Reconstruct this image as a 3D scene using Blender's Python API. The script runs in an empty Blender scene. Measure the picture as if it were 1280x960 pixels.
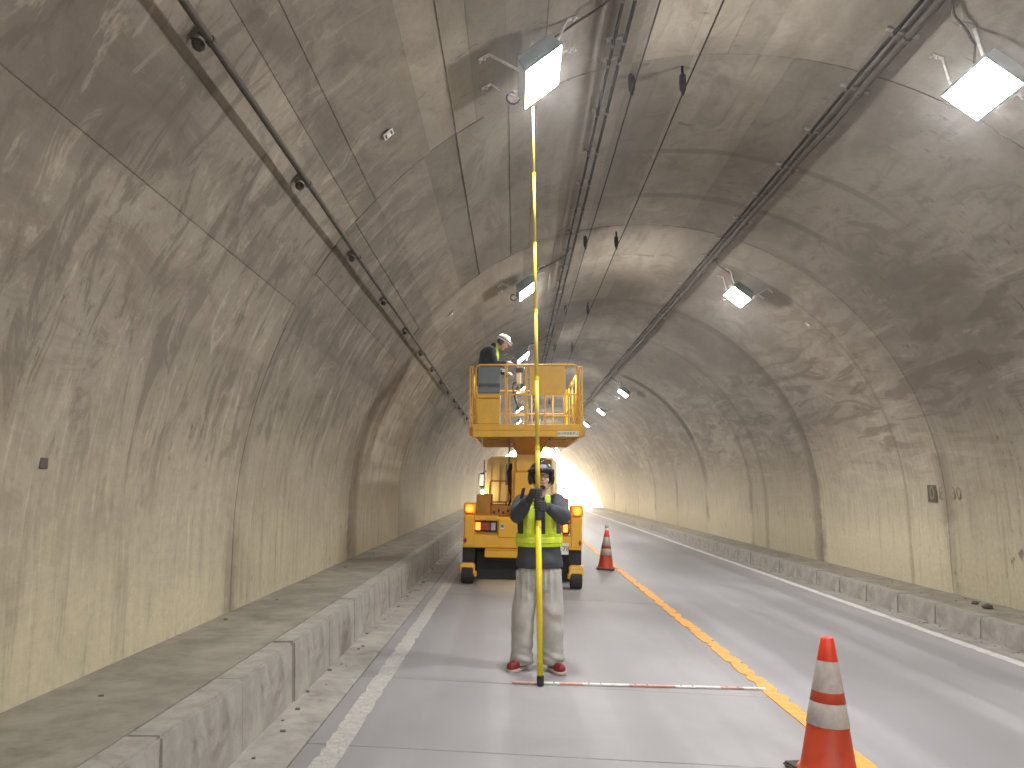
import bpy, bmesh, math, random
import numpy as np
from mathutils import Vector, Matrix, Euler, noise as mnoise
R = math.radians
random.seed(7)
rnd = random.Random(11)
SC = bpy.context.scene
COL = SC.collection

# ------------------------------------------------------------------ camera, world, sun, exposure
cam = bpy.data.objects.new('camera', bpy.data.cameras.new('camera'))
COL.objects.link(cam)
cam.data.sensor_width = 36.0
cam.data.lens = 36.0 * 961 / 1280
cam.data.clip_end = 3000
cam.data.clip_start = 0.05
cam.location = (0, 0, 1.62)
cam.rotation_euler = (R(90 + 7.53), 0, R(0.18))
SC.camera = cam

SUN_EL, SUN_AZ = R(14), R(-12)           # the sun stands beyond the far portal
world = bpy.data.worlds.new('World'); SC.world = world; world.use_nodes = True
wn = world.node_tree
sky = wn.nodes.new('ShaderNodeTexSky'); sky.sky_type = 'NISHITA'; sky.sun_disc = False
sky.sun_elevation = SUN_EL; sky.sun_rotation = SUN_AZ
wn.links.new(sky.outputs[0], wn.nodes['Background'].inputs[0])
wn.nodes['Background'].inputs[1].default_value = 0.15
sun = bpy.data.objects.new('sun', bpy.data.lights.new('sun', 'SUN')); COL.objects.link(sun)
sun.data.energy = 4.0; sun.data.angle = R(0.5); sun.data.color = (1, 0.95, 0.87)
sd = Vector((math.sin(SUN_AZ) * math.cos(SUN_EL), math.cos(SUN_AZ) * math.cos(SUN_EL), math.sin(SUN_EL)))
sun.rotation_euler = sd.to_track_quat('Z', 'Y').to_euler()
sun.location = (0, 150, 60)
SC.view_settings.view_transform = 'Standard'
SC.view_settings.look = 'None'
SC.view_settings.gamma = 1.0
SC.view_settings.use_curve_mapping = False
SC.view_settings.exposure = 3.4
LAMP = 28.5                               # radiance of the tunnel lamps' glass
try:
    SC.cycles.use_denoising = True
    SC.cycles.max_bounces = 9; SC.cycles.diffuse_bounces = 5
    SC.cycles.sample_clamp_indirect = 6
    SC.cycles.caustics_reflective = False; SC.cycles.caustics_refractive = False
except Exception:
    pass

# ------------------------------------------------------------------ material helpers
class NT:
    def __init__(s, name, rough=0.6, metal=0.0, spec=0.5):
        s.m = bpy.data.materials.new(name); s.m.use_nodes = True
        s.t = s.m.node_tree; s.b = s.t.nodes['Principled BSDF']
        s.b.inputs['Roughness'].default_value = rough
        s.b.inputs['Metallic'].default_value = metal
        s.b.inputs['Specular IOR Level'].default_value = spec
    def link(s, a, sock):
        if isinstance(a, bpy.types.NodeSocket): s.t.links.new(a, sock)
        elif isinstance(a, (tuple, list)): sock.default_value = tuple(a) + ((1,) if len(a) == 3 and sock.type == 'RGBA' else ())
        else: sock.default_value = a
    def n(s, typ, **kw):
        nd = s.t.nodes.new(typ)
        for k, v in kw.items(): setattr(nd, k, v)
        return nd
    def math(s, op, a, b=0.0, clamp=False):
        nd = s.n('ShaderNodeMath', operation=op, use_clamp=clamp); s.link(a, nd.inputs[0]); s.link(b, nd.inputs[1]); return nd.outputs[0]
    def mix(s, f, a, b, mode='MIX'):
        nd = s.n('ShaderNodeMix', data_type='RGBA', blend_type=mode)
        s.link(f, nd.inputs[0]); s.link(a, nd.inputs[6]); s.link(b, nd.inputs[7]); return nd.outputs[2]
    def vmul(s, v, k):
        nd = s.n('ShaderNodeVectorMath', operation='MULTIPLY'); s.link(v, nd.inputs[0]); nd.inputs[1].default_value = k; return nd.outputs[0]
    def vadd(s, v, k):
        nd = s.n('ShaderNodeVectorMath', operation='ADD'); s.link(v, nd.inputs[0]); s.link(k, nd.inputs[1]); return nd.outputs[0]
    def noise(s, v, scale=1, detail=4, rough=0.55, dist=0.0, col=False):
        nd = s.n('ShaderNodeTexNoise'); s.link(v, nd.inputs['Vector'])
        nd.inputs['Scale'].default_value = scale; nd.inputs['Detail'].default_value = detail
        nd.inputs['Roughness'].default_value = rough; nd.inputs['Distortion'].default_value = dist
        return nd.outputs[1 if col else 0]
    def step(s, x, a, b, lo=0.0, hi=1.0):
        nd = s.n('ShaderNodeMapRange', interpolation_type='SMOOTHSTEP'); s.link(x, nd.inputs[0])
        nd.inputs[1].default_value = a; nd.inputs[2].default_value = b; nd.inputs[3].default_value = lo; nd.inputs[4].default_value = hi
        return nd.outputs[0]
    def coord(s, which='Object'):
        return s.n('ShaderNodeTexCoord').outputs[which]
    def pos(s): return s.n('ShaderNodeNewGeometry').outputs['Position']
    def xyz(s, v):
        nd = s.n('ShaderNodeSeparateXYZ'); s.link(v, nd.inputs[0]); return nd.outputs
    def bump(s, h, strength=0.3, dist=0.01):
        nd = s.n('ShaderNodeBump'); nd.inputs['Strength'].default_value = strength; nd.inputs['Distance'].default_value = dist
        s.link(h, nd.inputs['Height']); s.t.links.new(nd.outputs[0], s.b.inputs['Normal'])
    def color(s, c): s.link(c, s.b.inputs['Base Color'])
    def rough(s, c): s.link(c, s.b.inputs['Roughness'])

def plain(name, c, rough=0.5, metal=0.0, var=0.18, scale=9.0, dirt=None, bump=0.0, spec=0.5):
    n = NT(name, rough, metal, spec); p = n.coord()
    f = n.noise(p, scale, 6, 0.65)
    d = tuple(x * (1 - var) for x in c); l = tuple(min(1, x * (1 + var)) for x in c)
    col = n.mix(n.step(f, 0.3, 0.7), d, l)
    if dirt:
        g = n.noise(p, scale * 0.45, 8, 0.7, 0.6)
        col = n.mix(n.step(g, 0.52, 0.75, 0, dirt[1]), col, dirt[0])
    n.color(col)
    n.rough(n.step(f, 0.2, 0.8, max(0.03, rough - 0.1), min(1, rough + 0.12)))
    if bump: n.bump(n.noise(p, scale * 8, 5, 0.6), bump, 0.004)
    return n.m

def glow(name, c, e, k):
    n = NT(name, 0.3); n.color(c)
    n.b.inputs['Emission Color'].default_value = tuple(e) + (1,)
    n.b.inputs['Emission Strength'].default_value = k
    return n.m

def lining_material():
    n = NT('lining_concrete', 0.85, spec=0.3)
    uv = n.coord('UV')                                  # u = metres round the arch from the crown, v = metres along the tunnel
    u, v, _ = n.xyz(uv)
    z = n.xyz(n.pos())[2]
    oc = n.n('ShaderNodeObjectInfo')
    tone = n.xyz(oc.outputs['Color'])                   # r: tone of the bay, g: how strongly mould marks it
    big = n.noise(n.vmul(uv, (0.55, 0.34, 1)), 1, 7, 0.62, 0.7)
    mid = n.noise(n.vmul(uv, (1.6, 0.7, 1)), 1.4, 8, 0.68, 0.9)
    fine = n.noise(uv, 14, 8, 0.7)
    drip = n.noise(n.vmul(uv, (0.7, 9.0, 1)), 1, 6, 0.65, 0.25)
    dripf = n.noise(n.vmul(uv, (1.6, 26.0, 1)), 1, 4, 0.6, 0.2)
    flow = n.noise(n.vmul(n.vadd(uv, (3.1, 0.7, 0)), (2.3, 0.42, 1)), 1.1, 6, 0.6, 1.4)
    col = n.mix(n.step(big, 0.32, 0.68), (0.205, 0.183, 0.150), (0.335, 0.303, 0.250))
    col = n.mix(n.step(mid, 0.46, 0.64, 0, 0.62), col, (0.175, 0.15, 0.12))
    col = n.mix(n.step(mid, 0.44, 0.26, 0, 0.45), col, (0.40, 0.363, 0.30))
    # wavy flow marks along the right haunch, faded far down the tunnel as painted haze
    fm = n.math('MULTIPLY', n.math('MULTIPLY', n.step(flow, 0.5, 0.6, 0, 0.72), n.step(v, 42, 13, 0.25, 1)), n.math('MULTIPLY', n.step(u, 2.6, 4.6), n.step(u, 8.2, 5.6)))
    col = n.mix(fm, col, (0.15, 0.127, 0.104))
    fl = n.math('MULTIPLY', n.step(flow, 0.42, 0.34, 0, 0.35), n.step(u, 2.6, 4.6))
    col = n.mix(fl, col, (0.47, 0.42, 0.34))
    # pale wash of the lower walls with run marks
    edge = n.math('ADD', z, n.math('MULTIPLY', n.math('SUBTRACT', drip, 0.5), 1.5))
    edge = n.math('ADD', edge, n.math('MULTIPLY', n.math('SUBTRACT', big, 0.5), 2.2))
    col = n.mix(n.step(edge, 2.9, 1.2, 0, 0.65), col, (0.455, 0.41, 0.30))
    col = n.mix(n.step(edge, 1.5, 0.4, 0, 0.7), col, (0.56, 0.505, 0.355))
    low = n.step(z, 3.6, 1.2)
    col = n.mix(n.math('MULTIPLY', n.step(drip, 0.52, 0.70, 0, 0.42), low), col, (0.235, 0.20, 0.14))
    col = n.mix(n.math('MULTIPLY', n.step(dripf, 0.55, 0.72, 0, 0.42), low), col, (0.62, 0.56, 0.43))
    # mould blotches
    bl = n.noise(n.vmul(uv, (2.2, 5.5, 1)), 1.6, 7, 0.72, 0.3)
    reg = n.noise(n.vmul(uv, (0.7, 0.55, 1)), 1, 3, 0.5)
    md = n.math('MULTIPLY', n.step(bl, 0.56, 0.68, 0, 0.85), n.step(reg, 0.47, 0.6))
    md = n.math('MULTIPLY', md, tone[1])
    col = n.mix(md, col, (0.105, 0.095, 0.078))
    cur = n.noise(n.vmul(n.vadd(uv, (7.7, 1.3, 0)), (1.1, 3.2, 1)), 1.3, 7, 0.7, 0.8)
    cm = n.math('MULTIPLY', n.step(cur, 0.51, 0.60, 0, 0.72), n.math('MULTIPLY', n.step(u, -2.8, -4.2), n.step(u, -7.6, -6.0)))
    col = n.mix(cm, col, (0.16, 0.138, 0.112))
    cm2 = n.math('MULTIPLY', n.step(cur, 0.45, 0.36, 0, 0.55), n.math('MULTIPLY', n.step(u, -2.8, -4.2), n.step(u, -7.6, -6.0)))
    col = n.mix(cm2, col, (0.47, 0.42, 0.34))
    # damp stain beside the joints between two pours
    a = n.math('MULTIPLY', n.math('ADD', v, 37.9), 0.2)
    d = n.math('ABSOLUTE', n.math('SUBTRACT', n.math('FRACT', n.math('ADD', a, 0.5)), 0.5))
    jw = n.math('ADD', d, n.math('MULTIPLY', n.math('SUBTRACT', mid, 0.5), 0.12))
    col = n.mix(n.math('MULTIPLY', n.step(jw, 0.06, 0.004, 0, 0.6), n.step(big, 0.42, 0.6)), col, (0.155, 0.13, 0.10))
    rg = n.math('ADD', n.math('ABSOLUTE', n.math('SUBTRACT', v, 27.0)), n.math('MULTIPLY', n.math('SUBTRACT', mid, 0.5), 0.25))
    rm = n.math('MULTIPLY', n.step(rg, 0.34, 0.24), n.math('MULTIPLY', n.step(u, 1.7, 1.9), n.math('ADD', n.step(u, 5.3, 5.1, 0, 0.45), n.step(u, 7.2, 6.4, 0, 0.4))))
    col = n.mix(rm, col, (0.075, 0.066, 0.055))
    for yc, wd, am, us in ((12.35, 0.45, 0.5, -1), (9.3, 0.09, 0.45, 0), (10.8, 0.12, 0.5, 0), (13.3, 0.07, 0.35, 1), (17.3, 0.30, 0.4, 1), (20.8, 0.2, 0.35, 1)):
        e = n.math('ADD', n.math('ABSOLUTE', n.math('SUBTRACT', v, yc)), n.math('MULTIPLY', n.math('SUBTRACT', mid, 0.5), wd * 1.3))
        e = n.step(e, wd, wd * 0.35, 0, am)
        if us < 0: e = n.math('MULTIPLY', e, n.step(u, -3.2, -4.4))
        elif us > 0: e = n.math('MULTIPLY', e, n.step(u, 1.2, 2.2))
        else: e = n.math('MULTIPLY', e, n.math('MULTIPLY', n.step(u, -0.9, 0.0), n.step(u, 3.4, 2.2)))
        col = n.mix(e, col, (0.12, 0.098, 0.075))
    # tone of the single pour and of the single form board
    pa = n.n('ShaderNodeAttribute', attribute_name='board'); pv = pa.outputs['Fac']
    col = n.mix(1.0, col, n.step(pv, 0, 1, 0.87, 1.11), 'MULTIPLY')
    col = n.mix(1.0, col, tone[0], 'MULTIPLY')
    col = n.mix(n.step(fine, 0.3, 0.75, 0, 0.22), col, (0.14, 0.12, 0.1))
    n.color(col)
    n.bump(n.math('ADD', n.math('MULTIPLY', mid, 1.5), n.math('ADD', n.math('MULTIPLY', fine, 0.6), n.math('MULTIPLY', bl, 0.3))), 0.5, 0.012)
    return n.m

def road_material(name, base, sheen):
    n = NT(name, 0.55, spec=0.35); p = n.pos(); x, y, _ = n.xyz(p)
    tr = n.noise(n.vmul(p, (1.7, 0.05, 1)), 1, 4, 0.5, 0.3)
    big = n.noise(n.vmul(p, (0.7, 0.45, 1)), 1, 6, 0.6, 0.4)
    fine = n.noise(p, 60, 5, 0.7)
    spots = n.noise(p, 17, 7, 0.75)
    col = n.mix(n.step(big, 0.3, 0.7), tuple(c * 0.84 for c in base), tuple(c * 1.1 for c in base))
    col = n.mix(n.step(tr, 0.42, 0.62, 0, 0.55), col, tuple(c * 0.66 for c in base))
    col = n.mix(n.step(spots, 0.71, 0.78, 0, 0.15), col, (0.10, 0.095, 0.085))
    col = n.mix(n.step(fine, 0.5, 0.8, 0, 0.25), col, tuple(c * 0.6 for c in base))
    n.color(col)
    n.rough(n.math('SUBTRACT', n.step(big, 0.3, 0.7, sheen + 0.1, sheen + 0.18), n.step(tr, 0.4, 0.6, 0, 0.06)))
    n.bump(fine, 0.25, 0.003)
    return n.m

def paint_material(name, c, worn, gap=0.58):
    n = NT(name, 0.55); p = n.pos()
    a = n.noise(p, 34, 6, 0.75); b = n.noise(n.vmul(p, (6, 9, 1)), 1.2, 6, 0.7)
    col = n.mix(n.step(b, 0.35, 0.65), tuple(k * 0.78 for k in c), c)
    col = n.mix(n.step(a, gap, gap + 0.08, 0, 0.85), col, worn)
    n.color(col); n.bump(a, 0.3, 0.003)
    return n.m

M = dict(
    lining=lining_material(),
    dark=plain('dark_gap', (0.05, 0.045, 0.04), 0.9),
    slab=road_material('road_concrete', (0.305, 0.301, 0.315), 0.42),
    lane=road_material('worn_lane', (0.325, 0.325, 0.345), 0.36),
    kerb=plain('kerb_concrete', (0.31, 0.295, 0.27), 0.85, var=0.2, scale=5, dirt=((0.12, 0.105, 0.085), 0.75), bump=0.4),
    walk=plain('walk_concrete', (0.24, 0.225, 0.185), 0.9, var=0.25, scale=3, dirt=((0.10, 0.09, 0.07), 0.7), bump=0.5),
    ground=plain('ground_outside', (0.25, 0.25, 0.2), 0.9, scale=0.3),
    yline=paint_material('yellow_marking', (0.80, 0.385, 0.075), (0.25, 0.17, 0.09)),
    wline=paint_material('white_marking', (0.74, 0.73, 0.72), (0.36, 0.34, 0.32), 0.6),
    wworn=paint_material('worn_white_marking', (0.47, 0.46, 0.44), (0.29, 0.28, 0.28), 0.5),
    conduit=plain('old_conduit', (0.085, 0.075, 0.065), 0.55, 0.3, scale=14, dirt=((0.2, 0.16, 0.12), 0.6)),
    pipe=plain('dull_pipe', (0.055, 0.045, 0.037), 0.7, 0.0, scale=12, dirt=((0.03, 0.026, 0.02), 0.6)),
    bar=plain('bracket_steel', (0.34, 0.32, 0.29), 0.5, 0.3, scale=25),
    cable=plain('black_cable', (0.012, 0.011, 0.010), 0.85, spec=0.1),
    galv=plain('galvanised', (0.62, 0.61, 0.58), 0.42, 0.7, scale=25),
    lampbody=plain('lamp_body', (0.16, 0.22, 0.22), 0.45, 0.35, scale=6),
    lampglass=glow('lamp_glass', (0.9, 0.9, 0.9), (1.0, 0.965, 0.935), LAMP),
    ceramic=plain('insulator_black', (0.010, 0.009, 0.009), 0.85, spec=0.1),
    yellow=plain('truck_yellow', (0.80, 0.43, 0.022), 0.34, var=0.06, scale=3, dirt=((0.45, 0.22, 0.02), 0.3)),
    yellow2=plain('platform_yellow', (0.76, 0.42, 0.028), 0.42, var=0.08, scale=4, dirt=((0.36, 0.17, 0.02), 0.5)),
    under=plain('shaded_orange', (0.48, 0.21, 0.02), 0.55, scale=5, dirt=((0.2, 0.1, 0.03), 0.6)),  # darker copy of the yellow for shaded parts, shade put into the colour
    cream=plain('cab_cream', (0.80, 0.70, 0.45), 0.35, var=0.06, scale=3),
    black=plain('black_rubber', (0.02, 0.02, 0.02), 0.75, dirt=((0.08, 0.075, 0.07), 0.4)),
    chassis=plain('chassis_black', (0.022, 0.021, 0.02), 0.6),
    steel=plain('bare_steel', (0.45, 0.44, 0.43), 0.3, 0.85),
    greybox=plain('grey_plastic_box', (0.155, 0.175, 0.205), 0.5, var=0.1),
    greydark=plain('grey_box_seam', (0.075, 0.082, 0.095), 0.6),
    mirror=plain('mirror_glass', (0.8, 0.8, 0.8), 0.06, 1.0, var=0.02),
    amber=glow('amber_lamp', (0.9, 0.3, 0.02), (1.0, 0.50, 0.11), 22.0),
    amberdim=glow('amber_tail', (0.85, 0.17, 0.02), (1.0, 0.2, 0.02), 0.35),
    warm=glow('marker_lamp', (0.9, 0.6, 0.2), (1.0, 0.72, 0.3), 12.0),
    red=plain('red_lens', (0.36, 0.008, 0.012), 0.2, var=0.2),
    clear=plain('clear_lens', (0.42, 0.43, 0.44), 0.15),
    plate=plain('plate_white', (0.78, 0.78, 0.76), 0.4, var=0.04),
    ink=plain('ink_black', (0.02, 0.022, 0.025), 0.5),
    cone=plain('cone_orange', (0.44, 0.042, 0.010), 0.5, var=0.12, scale=7, dirt=((0.30, 0.06, 0.03), 0.5)),
    conetop=plain('cone_top_red', (0.68, 0.045, 0.016), 0.45, var=0.08),
    band=plain('cone_band_white', (0.50, 0.45, 0.43), 0.4, var=0.12, scale=14, dirt=((0.22, 0.2, 0.18), 0.75)),
    conebase=plain('cone_base_rubber', (0.055, 0.05, 0.045), 0.8, dirt=((0.2, 0.18, 0.15), 0.4)),
    polethick=plain('pole_yellow', (0.74, 0.60, 0.012), 0.3, var=0.05),
    polethin=plain('pole_ochre', (0.66, 0.50, 0.05), 0.32, var=0.06),
    grip=plain('pole_grip', (0.025, 0.028, 0.027), 0.5),
    rodred=plain('rod_red', (0.60, 0.33, 0.28), 0.5), rodwhite=plain('rod_white', (0.74, 0.72, 0.69), 0.5),
    skin=plain('skin', (0.60, 0.37, 0.285), 0.5, var=0.1, scale=20),
    hair=plain('hair', (0.015, 0.012, 0.01), 0.7),
    helmetd=plain('helmet_black', (0.02, 0.02, 0.023), 0.22, var=0.05),
    helmetw=plain('helmet_white', (0.75, 0.75, 0.73), 0.25, var=0.05),
    glove=plain('glove_grey', (0.042, 0.04, 0.042), 0.8, scale=30, bump=0.3),
    jacket=plain('jacket_charcoal', (0.046, 0.051, 0.064), 0.8, var=0.2, scale=6, bump=0.3),
    navy=plain('jacket_navy', (0.012, 0.014, 0.03), 0.8, var=0.2, scale=6, bump=0.2),
    lime=plain('vest_lime', (0.50, 0.68, 0.012), 0.45, var=0.12, scale=8),
    reflect=plain('vest_stripe', (0.66, 0.76, 0.06), 0.25, var=0.08),
    trouser=plain('trousers_grey', (0.42, 0.41, 0.395), 0.85, var=0.15, scale=6, bump=0.35),
    shoe=plain('shoe_red', (0.24, 0.010, 0.022), 0.5, var=0.25, scale=18),
    sole=plain('shoe_sole', (0.52, 0.44, 0.36), 0.6),
    eyewhite=plain('eye_white', (0.7, 0.68, 0.66), 0.2), iris=plain('eye_dark', (0.03, 0.018, 0.012), 0.2),
    lip=plain('lip', (0.36, 0.15, 0.12), 0.5),
    rubble=plain('rubble', (0.10, 0.085, 0.07), 0.9),
    stencil=plain('stencil_ink', (0.21, 0.185, 0.14), 0.85, var=0.35, scale=40),
    stencilbox=plain('stencil_box_ink', (0.09, 0.08, 0.062), 0.85, var=0.4, scale=30),
    tag=plain('tag_white', (0.78, 0.76, 0.72), 0.5),
)

# ------------------------------------------------------------------ mesh helpers
ORG = {}
class MB:
    def __init__(s): s.v = []; s.f = []
    def add(s, vs, fs):
        o = len(s.v); s.v += [tuple(p) for p in vs]; s.f += [tuple(i + o for i in f) for f in fs]; return s
    def hexa(s, p):                                     # 4 bottom points, 4 top points
        return s.add(p, [(3, 2, 1, 0), (4, 5, 6, 7), (0, 1, 5, 4), (1, 2, 6, 5), (2, 3, 7, 6), (3, 0, 4, 7)])
    def box(s, x0, x1, y0, y1, z0, z1):
        return s.hexa([(x0, y0, z0), (x1, y0, z0), (x1, y1, z0), (x0, y1, z0), (x0, y0, z1), (x1, y0, z1), (x1, y1, z1), (x0, y1, z1)])
    def obox(s, c, ax, ay, az):                         # centre and three half axes
        c, ax, ay, az = map(Vector, (c, ax, ay, az))
        return s.hexa([c - ax - ay - az, c + ax - ay - az, c + ax + ay - az, c - ax + ay - az, c - ax - ay + az, c + ax - ay + az, c + ax + ay + az, c - ax + ay + az])
    def tube(s, pts, r, n=8, cap=True):
        pts = [Vector(p) for p in pts]; rs = r if isinstance(r, (list, tuple)) else [r] * len(pts)
        ring = []; prev = None
        for i, p in enumerate(pts):
            d = (pts[min(i + 1, len(pts) - 1)] - pts[max(i - 1, 0)]).normalized()
            if prev is None:
                a = Vector((0, 0, 1)) if abs(d.z) < 0.9 else Vector((1, 0, 0))
                e = d.cross(a).normalized()
            else: e = (prev - d * prev.dot(d)).normalized()
            prev = e; g = d.cross(e)
            ring.append([p + (e * math.cos(2 * math.pi * k / n) + g * math.sin(2 * math.pi * k / n)) * rs[i] for k in range(n)])
        vs = [q for rr in ring for q in rr]; fs = []
        for i in range(len(pts) - 1):
            for k in range(n):
                a = i * n + k; b = i * n + (k + 1) % n
                fs.append((a, b, b + n, a + n))
        if cap: fs += [tuple(range(n))[::-1], tuple((len(pts) - 1) * n + k for k in range(n))]
        return s.add(vs, fs)
    def lathe(s, prof, c=(0, 0, 0), n=24, cap=True):    # profile of (radius, z)
        vs = []; fs = []
        for (r, z) in prof:
            for k in range(n):
                a = 2 * math.pi * k / n; vs.append((c[0] + r * math.cos(a), c[1] + r * math.sin(a), c[2] + z))
        for i in range(len(prof) - 1):
            for k in range(n):
                a = i * n + k; b = i * n + (k + 1) % n; fs.append((a, b, b + n, a + n))
        if cap: fs += [tuple(range(n))[::-1], tuple((len(prof) - 1) * n + k for k in range(n))]
        return s.add(vs, fs)
    def sphere(s, c, r, n=12, m=8, rot=None):
        r = (r, r, r) if not isinstance(r, (tuple, list)) else r; vs = []; fs = []
        for i in range(m + 1):
            t = math.pi * i / m
            for k in range(n):
                a = 2 * math.pi * k / n
                p = Vector((r[0] * math.sin(t) * math.cos(a), r[1] * math.sin(t) * math.sin(a), r[2] * math.cos(t)))
                if rot: p = rot @ p
                vs.append(p + Vector(c))
        for i in range(m):
            for k in range(n):
                a = i * n + k; b = i * n + (k + 1) % n; fs.append((a, a + n, b + n, b))
        return s.add(vs, fs)
    def mesh(s, name, mat, org=(0, 0, 0), bevel=0.0, smooth=False, seg=1):
        me = bpy.data.meshes.new(name)
        o = Vector(org); me.from_pydata([tuple(Vector(p) - o) for p in s.v], [], s.f)
        bm = bmesh.new(); bm.from_mesh(me)
        bmesh.ops.remove_doubles(bm, verts=bm.verts, dist=1e-6)
        bmesh.ops.recalc_face_normals(bm, faces=bm.faces)
        if bevel:
            es = [e for e in bm.edges if len(e.link_faces) == 2 and e.calc_face_angle(0) > 0.5]
            bmesh.ops.bevel(bm, geom=es, offset=bevel, segments=seg, affect='EDGES', clamp_overlap=True)
        bm.to_mesh(me); bm.free()
        if smooth:
            for p in me.polygons: p.use_smooth = True
        me.materials.append(mat)
        return me
    def build(s, name, mat, parent=None, org=None, bevel=0.0, smooth=False, seg=1):
        if org is None: org = ORG[parent.name] if parent else (0, 0, 0)
        return link(name, s.mesh(name, mat, org, bevel, smooth, seg), parent, org)

def link(name, me, parent=None, org=(0, 0, 0)):
    o = bpy.data.objects.new(name, me); COL.objects.link(o); ORG[o.name] = Vector(org)
    if parent:
        o.parent = parent; o.location = Vector(org) - ORG[parent.name]
    else: o.location = org
    return o
def tag(o, label=None, cat=None, group=None, kind=None):
    for k, v in (('label', label), ('category', cat), ('group', group), ('kind', kind)):
        if v: o[k] = v
    return o
def thing(name, loc, label, cat, group=None):
    o = bpy.data.objects.new(name, None); COL.objects.link(o); o.location = loc; ORG[o.name] = Vector(loc)
    o.empty_display_size = 0.1
    return tag(o, label, cat, group)
def copy_tree(o, parent=None):
    c = o.copy(); COL.objects.link(c)
    if parent: c.parent = parent
    for ch in list(o.children): copy_tree(ch, c)
    return c
def text_mesh(body, size, mat, extrude=0.002):
    cu = bpy.data.curves.new('t', 'FONT'); cu.body = body; cu.size = size; cu.extrude = extrude
    cu.align_x = 'CENTER'; cu.align_y = 'CENTER'
    t = bpy.data.objects.new('t', cu); COL.objects.link(t)
    bpy.context.view_layer.update()
    me = bpy.data.meshes.new_from_object(t.evaluated_get(bpy.context.evaluated_depsgraph_get()))
    bpy.data.objects.remove(t); bpy.data.curves.remove(cu)
    me.materials.clear(); me.materials.append(mat); me.name = 'lettering'
    return me

# signed-distance bodies: a field on a grid turned into one continuous surface (surface nets)
def s_cap(P, a, b, ra, rb):
    a = np.array(a, float); b = np.array(b, float); d = b - a; L = max(1e-9, d @ d)
    t = np.clip(((P - a) @ d) / L, 0, 1)
    return np.linalg.norm(P - a - t[..., None] * d, axis=-1) - (ra + (rb - ra) * t)
def s_ell(P, c, r, rot=None):
    q = P - np.array(c, float)
    if rot is not None: q = q @ np.array(rot)          # world to local: R^T q
    r = np.array(r, float); k0 = np.linalg.norm(q / r, axis=-1); k1 = np.linalg.norm(q / (r * r), axis=-1)
    return k0 * (k0 - 1) / np.maximum(k1, 1e-9)
def s_min(a, b, k=0.02):
    h = np.clip(0.5 + 0.5 * (b - a) / k, 0, 1); return b + (a - b) * h - k * h * (1 - h)
def s_chain(P, pts, rs, k=0.012):
    d = None
    for i in range(len(pts) - 1):
        e = s_cap(P, pts[i], pts[i + 1], rs[i], rs[i + 1]); d = e if d is None else np.minimum(d, e)
    return d
def s_union(ds, k):
    d = ds[0]
    for e in ds[1:]: d = s_min(d, e, k)
    return d
def net(field, lo, hi, h):
    lo = np.array(lo, float); n = np.ceil((np.array(hi, float) - lo) / h).astype(int) + 1
    ax = [lo[i] + h * np.arange(n[i]) for i in range(3)]
    P = np.stack(np.meshgrid(*ax, indexing='ij'), -1); D = field(P); S = D < 0
    cs = tuple(k - 1 for k in n); acc = np.zeros(cs + (3,)); cnt = np.zeros(cs)
    base = np.stack(np.meshgrid(*[np.arange(k) for k in cs], indexing='ij'), -1).astype(float)
    C = [(i, j, k) for i in (0, 1) for j in (0, 1) for k in (0, 1)]
    def sl(c): return tuple(slice(c[i], c[i] + cs[i]) for i in range(3))
    for a in C:
        for b in C:
            if sum(b) - sum(a) == 1 and sum(abs(x - y) for x, y in zip(a, b)) == 1:
                da, db = D[sl(a)], D[sl(b)]; m = (da < 0) != (db < 0)
                t = np.where(m, da / np.where(m, da - db, 1), 0)
                off = np.array(a)[None] + t[..., None] * (np.array(b) - np.array(a)) if False else (np.array(a, float) + t[..., None] * (np.array(b, float) - np.array(a, float)))
                acc += np.where(m[..., None], off, 0); cnt += m
    idx = -np.ones(cs, int); act = cnt > 0; idx[act] = np.arange(act.sum())
    V = lo + h * (base[act] + acc[act] / cnt[act][:, None]); F = []
    for d in range(3):
        e1, e2 = (d + 1) % 3, (d + 2) % 3
        rg = [slice(1, cs[i]) for i in range(3)]; rg[d] = slice(0, cs[d])
        A = S[tuple(slice(r.start, r.stop) for r in rg)]
        r2 = list(rg); r2[d] = slice(1, cs[d] + 1); B = S[tuple(r2)]
        def I(s1, s2):
            q = list(rg); q[e1] = slice(rg[e1].start - s1, rg[e1].stop - s1); q[e2] = slice(rg[e2].start - s2, rg[e2].stop - s2); return idx[tuple(q)]
        Q = np.stack([I(1, 1), I(0, 1), I(0, 0), I(1, 0)], -1)
        m = A & ~B; F.append(Q[m]); m = B & ~A; F.append(Q[m][:, ::-1])
    F = np.concatenate(F); F = F[(F >= 0).all(1)]
    return V, F
def wrinkle(P, amp, freq=(9, 9, 22), seed=0.0):
    x, y, z = P[..., 0] * freq[0] + seed, P[..., 1] * freq[1] + seed * 1.7, P[..., 2] * freq[2] + seed * 0.3
    return amp * (np.sin(z + 2.2 * np.sin(x * 1.3 + 0.7 * z) + 1.3 * np.sin(y)) * 0.6 + 0.4 * np.sin(1.9 * x - 1.1 * z + 2 * np.sin(y * 1.7 + z * 0.6)))
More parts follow.
